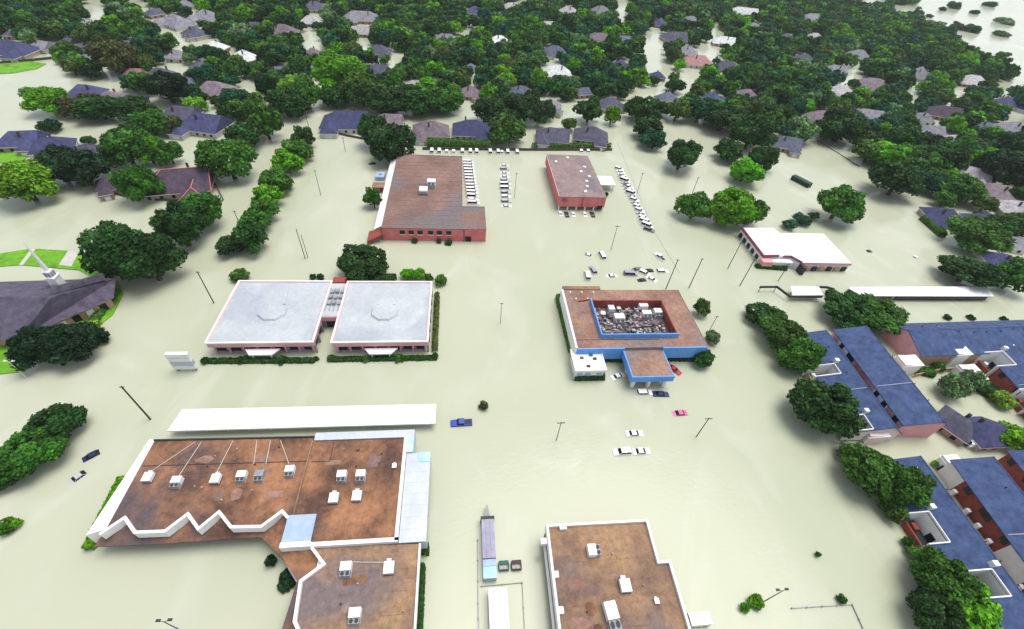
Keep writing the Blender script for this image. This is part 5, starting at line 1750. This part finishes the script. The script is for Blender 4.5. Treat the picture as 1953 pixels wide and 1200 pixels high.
# ------------------------------------------------------------------ trees placed one by one
T = [
    (228, 480, 120, 105, 'dark', "left half of the huge dark tree pair beside the church"), (285, 500, 110, 105, 'dark', "right half of the huge dark tree pair beside the church"),
    (345, 435, 80, 90, 'dark', "dark street tree behind the huge dark pair"), (385, 402, 75, 75, 'mid', "green street tree right behind the dark street tree"),
    (440, 468, 54, 42, 'dark', "dark nearest tree of the median row"), (478, 458, 66, 60, 'dark', "second tree from the near end of the median row"), (486, 425, 56, 50, 'mid', "third tree from the near end of the median row"),
    (502, 402, 58, 50, 'mid', "fourth tree from the near end of the median row"), (510, 374, 60, 46, 'bright', "bright fifth tree from the near end of the median row"), (525, 346, 62, 48, 'mid', "sixth tree from the near end of the median row"),
    (548, 312, 56, 46, 'bright', "third tree from the far end of the median row"), (566, 288, 64, 48, 'mid', "second tree from the far end of the median row"), (580, 264, 52, 40, 'dark', "farthest tree of the median row"),
    (436, 308, 98, 86, 'mid', "broad green tree right of the large purple house"), (240, 285, 88, 75, 'mid', "green two-toned tree behind the purple houses"), (282, 288, 60, 58, 'bright', "bright tree joined to the two-toned tree"),
    (322, 292, 52, 50, 'mid', "small tree behind the large purple house"), (262, 355, 78, 74, 'mid', "round tree in front of the large purple house"),
    (45, 350, 108, 88, 'bright', "bright green broad tree at the left edge"), (112, 320, 90, 70, 'deep', "blackish tree right of the bright left-edge tree"), (160, 325, 88, 74, 'deep', "blackish tree behind the purple low house"),
    (92, 194, 78, 52, 'bright', "bright bushy tree on the left inlet shore"), (150, 205, 70, 44, 'rust', "rusty bushy tree on the left inlet shore"), (192, 208, 80, 46, 'dark', "dark bushy tree on the left inlet shore"),
    (255, 212, 66, 50, 'dark', "dark tree right of the small blue inlet house"), (288, 238, 66, 50, 'mid', "tree between the inlet and the left street"), (330, 240, 44, 40, 'olive', "small olive tree by the large blue house"),
    (466, 264, 64, 54, 'dark', "dark tree beside the mauve street roof"), (505, 235, 66, 72, 'mid', "tall tree left of the street mouth"), (470, 212, 60, 44, 'mid', "tree above the mauve street roof"),
    (440, 215, 46, 40, 'dark', "dark tree behind the large blue house"), (548, 200, 72, 56, 'dark', "dark tree at the street mouth"), (582, 182, 54, 62, 'mid', "mid tree overhanging the street"), (556, 172, 50, 52, 'lime', "lime tree above the street mouth"),
    (505, 168, 38, 46, 'deep', "blackish small tree in the left clearing"), (320, 170, 86, 62, 'deep', "blackish tree above the slate-purple house"), (275, 160, 50, 44, 'mid', "mid tree above the inlet houses"),
    (220, 112, 80, 70, 'rust', "rusty brown tree above the inlet houses"), (375, 200, 40, 30, 'lime', "small lime tree below the purple-pink house"),
    (712, 252, 60, 66, 'dark', "left dark tree of the twin behind the red building"), (745, 275, 88, 76, 'dark', "right dark tree of the twin behind the red building"),
    (650, 145, 98, 78, 'bright', "big bright tree at the street head"), (690, 175, 80, 66, 'mid', "mid tree right below the bright street-head tree"), (640, 185, 60, 40, 'dark', "dark tree overhanging the basin corner house"),
    (745, 195, 90, 58, 'dark', "dark tree behind the mauve corner house"), (800, 195, 90, 56, 'dark', "dark wide tree behind the second mauve house"), (845, 190, 80, 56, 'mid', "mid wide tree left of the central water gap"),
    (820, 175, 70, 40, 'bright', "bright treetop behind the wide central trees"),
    (972, 250, 72, 56, 'mid', "round tree right of the third house"), (1000, 210, 84, 58, 'dark', "dark tree behind the round tree"), (940, 214, 76, 52, 'dark', "dark tree right of the central water gap"),
    (1040, 214, 42, 38, 'dark', "small dark tree left of the slate houses' water"), (1123, 213, 56, 48, 'dark', "dark flat-topped tree behind the last slate house"), (1085, 238, 30, 26, 'olive', "small olive tree between the slate houses"),
    (1167, 222, 30, 60, 'bright', "slim bright tree beside the car row's back end"),
    (1226, 214, 62, 50, 'dark', "dark tree on the shore above the car row"), (1232, 246, 56, 46, 'dark', "dark tree nearest the car row"), (1248, 268, 52, 40, 'teal', "bluish tree low on the basin shore"),
    (1292, 212, 44, 46, 'olive', "olive tree at the head of the basin"),
    (1300, 300, 74, 60, 'dark', "round dark tree alone in the basin"), (1386, 288, 58, 42, 'dark', "small dark tree in the basin"), (1420, 328, 62, 48, 'bright', "round bright tree in the basin"),
    (1325, 396, 62, 54, 'mid', "round green tree left of the pair by the white roof"), (1395, 395, 90, 76, 'bright', "broad bright tree behind the white-roofed building"), (1432, 405, 60, 62, 'mid', "darker tree joined to the broad bright tree"),
    (1602, 390, 88, 74, 'mid', "round two-toned tree right of the white-roofed building"),
    (1455, 302, 56, 50, 'dark', "dark tree right of the small basin tree"), (1432, 258, 84, 66, 'dark', "dark tree along the basin's back shore"), (1378, 228, 88, 56, 'dark', "dark tree at the basin's back left shore"),
    (1420, 214, 60, 52, 'olive', "olive tree behind the basin's back shore"), (1335, 212, 70, 50, 'teal', "bluish tree behind the basin"), (1528, 250, 60, 46, 'pale', "pale tree at the basin's right back corner"),
    (1605, 246, 90, 62, 'dark', "big dark tree at the basin's right shore"), (1660, 290, 70, 48, 'mid', "green tree low on the right shore"), (1700, 300, 80, 52, 'bright', "bright tree on the right shore"), (1712, 345, 96, 72, 'dark', "big dark tree on the right shore"),
    (1752, 320, 70, 60, 'mid', "mid green tree above the right shore"), (1770, 350, 56, 44, 'teal', "bluish tree left of the bright blue roof"),
    (1832, 360, 80, 54, 'mid', "green tree behind the bright blue roof"), (1860, 450, 104, 66, 'mid', "green broad tree below the bright blue roof"), (1845, 518, 98, 62, 'dark', "dark tree at the right end of the long carport"),
    (1932, 530, 66, 62, 'mid', "green tree at the right edge above the apartments"), (1905, 432, 60, 44, 'dark', "dark tree right of the small blue roof"), (1910, 325, 80, 70, 'deep', "blackish tree above the mauve right-edge house"),
    (1880, 390, 44, 34, 'olive', "olive bushy tree in front of the mauve right-edge house"), (1800, 300, 80, 60, 'dark', "dark tree above the pale mauve roof"), (1935, 285, 80, 60, 'dark', "dark tree at the right edge"),
    (1462, 604, 70, 46, 'dark', "dark topmost tree of the trio left of the apartments"), (1492, 640, 88, 72, 'mid', "middle tree of the trio left of the apartments"), (1532, 680, 78, 76, 'mid', "lowest tree of the trio left of the apartments"),
    (1615, 592, 100, 60, 'dark', "left half of the wide tree above the apartment pair"), (1672, 604, 100, 66, 'mid', "right half of the wide tree above the apartment pair"),
    (1575, 785, 122, 112, 'dark', "big round dark tree at the apartments' left corner"), (1632, 872, 62, 54, 'pale', "pale tree at the top of the lower clump"), (1660, 905, 100, 96, 'mid', "broad tree of the lower clump"), (1712, 930, 84, 96, 'mid', "right tree of the lower clump"),
    (1705, 972, 56, 50, 'mid', "small tree at the foot of the lower clump"),
    (1785, 1105, 100, 100, 'mid', "upper left tree of the bottom right clump"), (1835, 1150, 116, 104, 'bright', "bright tree of the bottom right clump"), (1880, 1190, 70, 60, 'dark', "dark tree at the end of the bottom right clump"), (1790, 1180, 90, 90, 'dark', "lower left tree of the bottom right clump"),
    (1822, 738, 54, 50, 'pale', "pale thin tree in the apartment court"), (1858, 728, 44, 40, 'pale', "pale small tree beside the white walled patio"), (1912, 762, 40, 32, 'lime', "lime small tree beside the balcony row"), (1932, 836, 62, 54, 'bright', "bright tree right of the dark blue lodge"),
    (100, 815, 100, 84, 'dark', "upper tree of the left-edge clump"), (62, 858, 110, 92, 'mid', "middle tree of the left-edge clump"), (18, 892, 84, 66, 'dark', "lower tree of the left-edge clump"),
    (86, 664, 92, 84, 'deep', "left blackish tree in front of the church"), (132, 655, 90, 82, 'deep', "right blackish tree in front of the church"),
    (700, 503, 96, 72, 'dark', "round dark tree behind the right office roof"),
    (712, 380, 34, 54, 'mid', "tree beside the white side canopy of the red building"),
    (1337, 588, 30, 42, 'olive', "olive bush at the back right of the blue building"), (1358, 643, 28, 30, 'pale', "pale bush at the right of the blue building"), (1340, 682, 40, 38, 'dark', "dark bush at the front right corner of the blue building"),
    (1122, 706, 30, 20, 'teal', "bluish bush in front of the white pavilion"),
]
for (cx, cy, w, h, tone, lab) in T:
    bush = w <= 34 and h < 45
    add_tree("bush" if bush else "tree", "bush" if bush else "tree", cx, cy, w, h, tone, lab)
BUSHES = [
    (175, 630, 46, 40, 'lime', "lime yellow shrub at the church's front corner"), (190, 640, 30, 40, 'deep', "blackish shrub at the church's front corner"), (10, 1006, 34, 38, 'bright', "bright shrub cut by the left edge"),
    (455, 524, 36, 26, 'mid', "green shrub behind the left office roof's back corner"), (595, 528, 14, 13, 'dark', "left of two tiny shrubs behind the left office roof"), (609, 528, 14, 14, 'dark', "right of two tiny shrubs behind the left office roof"),
    (778, 524, 30, 26, 'bright', "bright shrub behind the right office roof"), (800, 522, 26, 22, 'bright', "smaller bright shrub behind the right office roof"), (818, 530, 18, 18, 'mid', "tiny green shrub at the right office roof's back corner"), (840, 536, 26, 22, 'mid', "round shrub right of the right office roof"),
    (390, 688, 18, 15, 'dark', "round shrub at the left front corner of the left office"), (462, 686, 22, 15, 'dark', "round shrub left of the left office entrance"), (537, 687, 22, 16, 'dark', "round shrub right of the left office entrance"), (601, 685, 12, 11, 'dark', "small shrub at the right front corner of the left office"),
    (631, 684, 18, 15, 'mid', "round shrub at the left front corner of the right office"), (695, 685, 18, 15, 'mid', "round shrub left of the right office entrance"), (763, 683, 20, 16, 'mid', "round shrub right of the right office entrance"), (829, 678, 14, 14, 'mid', "small shrub at the right front corner of the right office"),
    (519, 1068, 24, 46, 'deep', "tall blackish shrub at the rusty roof's inner corner"), (545, 1102, 40, 26, 'deep', "low blackish shrub at the rusty roof's inner corner"), (922, 774, 20, 19, 'olive', "olive shrub alone in open water"),
    (790, 459, 14, 10, 'olive', "olive shrub under the red building's windows, left"), (837, 459, 12, 10, 'rust', "brown shrub under the red building's windows"), (856, 461, 16, 9, 'dark', "dark shrub under the red building's windows, right"),
    (1443, 1143, 30, 28, 'bright', "bright shrub at the foot of the dark street light"), (1421, 1158, 19, 19, 'bright', "smaller bright shrub left of the dark street light"), (1605, 1143, 18, 18, 'mid', "small shrub on the bottom right fence"), (1560, 1057, 11, 13, 'mid', "tiny shrub alone in the lower right water"),
    (1730, 1032, 20, 34, 'mid', "shrub at the terrace row's foot"), (1755, 1068, 44, 36, 'mid', "bushy shrub above the bottom right clump"), (1791, 884, 18, 20, 'lime', "lime shrub between the lower blue rows"), (1790, 700, 26, 18, 'mid', "shrub under the rear blue row"),
    (1505, 428, 28, 20, 'teal', "bluish half-drowned shrub behind the white roof"), (1528, 418, 34, 18, 'teal', "second half-drowned shrub behind the white roof"), (1552, 412, 20, 14, 'mid', "third half-drowned shrub behind the white roof"),
    (95, 241, 40, 20, 'deep', "dark low shrub in the left street water"), (166, 268, 26, 14, 'dark', "dark low shrub near the slate house"), (1157, 371, 9, 9, 'dark', "tiny dark shrub right of the narrow red building"),
    (1808, 606, 16, 10, 'dark', "dark shrub behind the rear blue row, left"), (1852, 605, 16, 10, 'dark', "dark shrub behind the rear blue row, middle"), (1915, 608, 14, 10, 'dark', "dark shrub behind the rear blue row, right"),
]
for (cx, cy, w, h, tone, lab) in BUSHES:
    add_tree("bush", "bush", cx, cy, w, h, tone, lab)

# ------------------------------------------------------------------ the wood and the far neighbourhood
WOOD = [(-80, -60), (2040, -60), (2040, 560), (1950, 545), (1880, 480), (1815, 450), (1760, 350), (1640, 290), (1560, 255), (1500, 262), (1440, 280), (1400, 245), (1330, 226), (1270, 232), (1230, 250), (1200, 215), (1180, 200), (1110, 190),
        (1000, 215), (905, 190), (860, 195), (700, 200), (640, 185), (612, 160), (600, 180), (530, 205), (480, 225), (430, 215), (330, 190), (270, 175), (150, 150), (95, 112), (-80, 112)]
GAPS = [
    [(165, -10), (190, -10), (206, 38), (170, 42)], [(240, -8), (268, -8), (335, 52), (425, 78), (410, 90), (318, 66)], [(592, 160), (640, 165), (612, 240), (530, 265), (540, 235), (590, 205)],
    [(572, 55), (600, 58), (628, 98), (610, 102)], [(678, 74), (708, 78), (706, 96), (680, 92)], [(752, 96), (772, 98), (772, 120), (755, 118)], [(866, 180), (902, 182), (906, 228), (872, 226)],
    [(1058, 192), (1100, 188), (1098, 224), (1058, 224)], [(1232, 60), (1252, 62), (1272, 105), (1290, 130), (1268, 152), (1240, 132), (1226, 95)], [(1296, 138), (1326, 128), (1338, 156), (1304, 168)],
    [(1352, 62), (1366, 36), (1378, 60), (1366, 88)], [(1214, 168), (1242, 165), (1242, 198), (1214, 202)], [(1172, -8), (1202, -8), (1192, 46), (1183, 46)], [(1755, -60), (1758, 45), (1825, 58), (1830, 80), (1875, 102), (1925, 115), (1960, 145), (2040, 145), (2040, -60)],
    [(1640, -10), (1690, -10), (1688, 6), (1640, 6)], [(1700, 8), (1752, 8), (1745, 24), (1705, 24)], [(1722, 168), (1758, 168), (1742, 204)], [(1812, 163), (1852, 158), (1836, 198)], [(1918, 214), (1960, 205), (1960, 242), (1924, 238)], [(1905, 153), (1960, 150), (1960, 168), (1912, 168)],
    [(1610, 128), (1640, 126), (1646, 150), (1612, 152)], [(455, 150), (482, 143), (494, 172), (468, 180)], [(330, 50), (380, 60), (410, 85), (360, 80)], [(880, 50), (905, 50), (905, 64), (880, 64)],
    [(985, 0), (1000, 0), (1000, 12), (985, 12)], [(1340, 80), (1372, 74), (1376, 100), (1348, 104)],
]


def inside(poly, x, y):
    c = False
    j = len(poly) - 1
    for i in range(len(poly)):
        xi, yi = poly[i]
        xj, yj = poly[j]
        if (yi > y) != (yj > y) and x < (xj - xi) * (y - yi) / (yj - yi) + xi:
            c = not c
        j = i
    return c


wr = random.Random(21)
cand = []
placed = [crown_place(*t[:4]) for t in T]
placed_xy = [(c.x, c.y, r) for c, r, b, z in placed]
y = 150.0
sp = 8.8
while y < 1150:
    x = -420.0
    while x < 1300:
        X, Y = x + wr.uniform(-3.6, 3.6), y + wr.uniform(-3.6, 3.6)
        x += sp
        q = pix((X, Y, 0))
        if q[2] < 0 or q[0] < -50 or q[0] > 2000 or q[1] < -38 or q[1] > 560 or not inside(WOOD, q[0], q[1]):
            continue
        r = wr.choice((3.8, 4.4, 5.0, 5.6, 6.2, 7.2)) * wr.uniform(.9, 1.1)
        b = r * wr.uniform(.68, .92)
        zc = b * .86 + wr.uniform(0, .6)
        c = pix((X, Y, zc))
        s = FOC / c[2]
        rw, rh = r * s, math.hypot(r * math.sin(.35), b * .94) * s
        bad = False
        for g in GAPS:
            if any(inside(g, c[0] + rw * .62 * math.cos(a), c[1] + rh * .62 * math.sin(a)) for a in (0, .785, 1.57, 2.356, 3.14, 3.93, 4.71, 5.5)) or inside(g, c[0], c[1]):
                bad = True
                break
        if bad:
            continue
        for (hx, hy, hw_, _) in HOUSES:
            if ((c[0] - hx) / (rw * .70 + hw_ * .42)) ** 2 + ((c[1] - hy) / (rh * .68 + hw_ * .19)) ** 2 < 1:
                bad = True
                break
        if bad or any((X - a) ** 2 + (Y - b2) ** 2 < ((r + r2) * .63) ** 2 for a, b2, r2 in placed_xy):
            continue
        dlt = wr.random()
        tone = ('dark' if dlt < .32 else 'mid' if dlt < .60 else 'teal' if dlt < .76 else 'deep' if dlt < .82 else 'bright' if dlt < .92 else 'pale' if dlt < .96 else 'olive')
        cand.append((rw, X, Y, r, b, zc, tone, c[0], c[1]))
    y += sp * .96
print("wood candidates", len(cand))
# the largest stay single trees, the rest is the far wood
vis = [c for c in cand if -12 < c[7] < 1965 and c[8] > -6]
vis.sort(key=lambda c: -c[0])
n_hand = sum(1 for t in T if not (t[2] <= 34 and t[3] < 45))
single = vis[:max(0, 296 - n_hand)]
sset = set(id(c) for c in single)
rest = [c for c in cand if id(c) not in sset]

used = set()


def where(cx, cy, skip=0):
    ds = sorted(HOUSES, key=lambda h: (h[0] - cx) ** 2 + (2.0 * (h[1] - cy)) ** 2)
    h = ds[skip]
    dx, dy = cx - h[0], 2.0 * (cy - h[1])
    far = math.hypot(dx, dy) > 150
    if abs(dx) > abs(dy) * 2.2:
        d = "left of" if dx < 0 else "right of"
    elif abs(dy) > abs(dx) * 2.2:
        d = "behind" if dy < 0 else "in front of"
    elif dy < 0:
        d = "behind and left of" if dx < 0 else "behind and right of"
    else:
        d = "in front and left of" if dx < 0 else "in front and right of"
    return (("well " if far else "") + d), h[3]


for (rw, X, Y, r, b, zc, tone, cx, cy) in single:
    size = "large" if r > 6.7 else "small" if r < 4.9 else "medium"
    done = None
    for skip in range(0, 14):
        d, hl = where(cx, cy, skip)
        if 'glimpsed' in hl:
            continue
        cands = [f"{TONEWORD[tone]} tree {d} the {hl}", f"{size} {TONEWORD[tone]} tree {d} the {hl}"]
        for cc in cands:
            if len(cc.split()) > 16:
                cc = cc.replace("medium ", "")
            if cc not in used and len(cc.split()) <= 16:
                done = cc
                break
        if done:
            break
    if not done:
        d, hl = where(cx, cy, 0)
        done = f"{size} {TONEWORD[tone]} tree close to the {hl}"
    used.add(done)
    o = tree_at("tree", "tree", X, Y, r, b, zc, tone, done, "trees of the flooded neighbourhood", rw * 2)

# far wood in one mesh
quads, tints = [], []
src = []
for me in CROWN_FAR:
    n = len(me.vertices)
    v = np.empty(n * 3, dtype=np.float32)
    me.vertices.foreach_get("co", v)
    tc = np.empty(n * 4, dtype=np.float32)
    me.color_attributes["tint"].data.foreach_get("color", tc)
    src.append((v.reshape(-1, 3), tc.reshape(-1, 4)))
for i, (rw, X, Y, r, b, zc, tone, cx, cy) in enumerate(rest):
    v, tc = src[i % len(src)]
    keep = 1.0 if rw > 9 else .5
    k4 = int(len(v) // 4 * keep) * 4
    v, tc = v[:k4], tc[:k4]
    a = wr.uniform(0, 6.28)
    ca, sa = math.cos(a), math.sin(a)
    q = np.empty_like(v)
    q[:, 0] = (v[:, 0] * ca - v[:, 1] * sa) * r * 1.1 + X
    q[:, 1] = (v[:, 0] * sa + v[:, 1] * ca) * r * 1.1 + Y
    q[:, 2] = v[:, 2] * b * 1.1 + zc
    quads.append(q)
    col = np.array([*TONE[tone], 1.0]) * np.array([wr.uniform(.8, 1.2)] * 3 + [1])
    tints.append(tc * col)
if quads:
    Q = np.concatenate(quads)
    Tn = np.concatenate(tints).astype(np.float32)
    Tn[:, 3] = 1
    me = bpy.data.meshes.new("far_wood")
    nv = len(Q)
    me.vertices.add(nv)
    me.vertices.foreach_set("co", Q.astype(np.float32).ravel())
    me.loops.add(nv)
    me.loops.foreach_set("vertex_index", np.arange(nv, dtype=np.int32))
    me.polygons.add(nv // 4)
    me.polygons.foreach_set("loop_start", np.arange(0, nv, 4, dtype=np.int32))
    me.update(calc_edges=True)
    ca_ = me.color_attributes.new("tint", 'FLOAT_COLOR', 'CORNER')
    ca_.data.foreach_set("color", Tn.ravel())
    me.materials.append(MT['foliage'])
    o = link("far_wood", me, None, (1, 1, 1))
    tag(o, "dense far treetops filling the top of the view", None, None, 'stuff')
print("single", len(single), "rest", len(rest), "far quads", (nv // 4) if quads else 0)

# drowned scrub islands in the far right water
for i, (cx, cy, w, h, tone, lab) in enumerate((
        (1832, 46, 30, 20, 'rust', "brown scrub island in the far right floodwater"), (1862, 50, 28, 24, 'teal', "bluish scrub island right of the brown one"), (1826, 5, 26, 22, 'teal', "bluish scrub island at the top edge, far right"),
        (1892, 4, 24, 16, 'teal', "dark bluish scrub island at the top edge near the corner"), (1914, 60, 30, 14, 'pale', "pale scrub island near the right edge"), (1922, 36, 34, 14, 'pale', "pale flat scrub island above the near-edge one"),
        (1800, 14, 14, 12, 'teal', "tiny scrub island at the top, left of the bluish one"), (1785, 42, 40, 12, 'pale', "flat pale scrub strip at the forest edge"), (1862, 20, 18, 12, 'teal', "small scrub island above the bluish one"),
        (1915, 100, 26, 14, 'olive', "olive scrub island at the forest corner"), (1775, 28, 14, 10, 'teal', "tiny scrub at the forest edge, top right"))):
    o = add_tree("bush", "scrub", cx, cy, w, h, tone, lab)
    for c in o.children:
        c.location.z *= .35
        c.scale.z *= .7
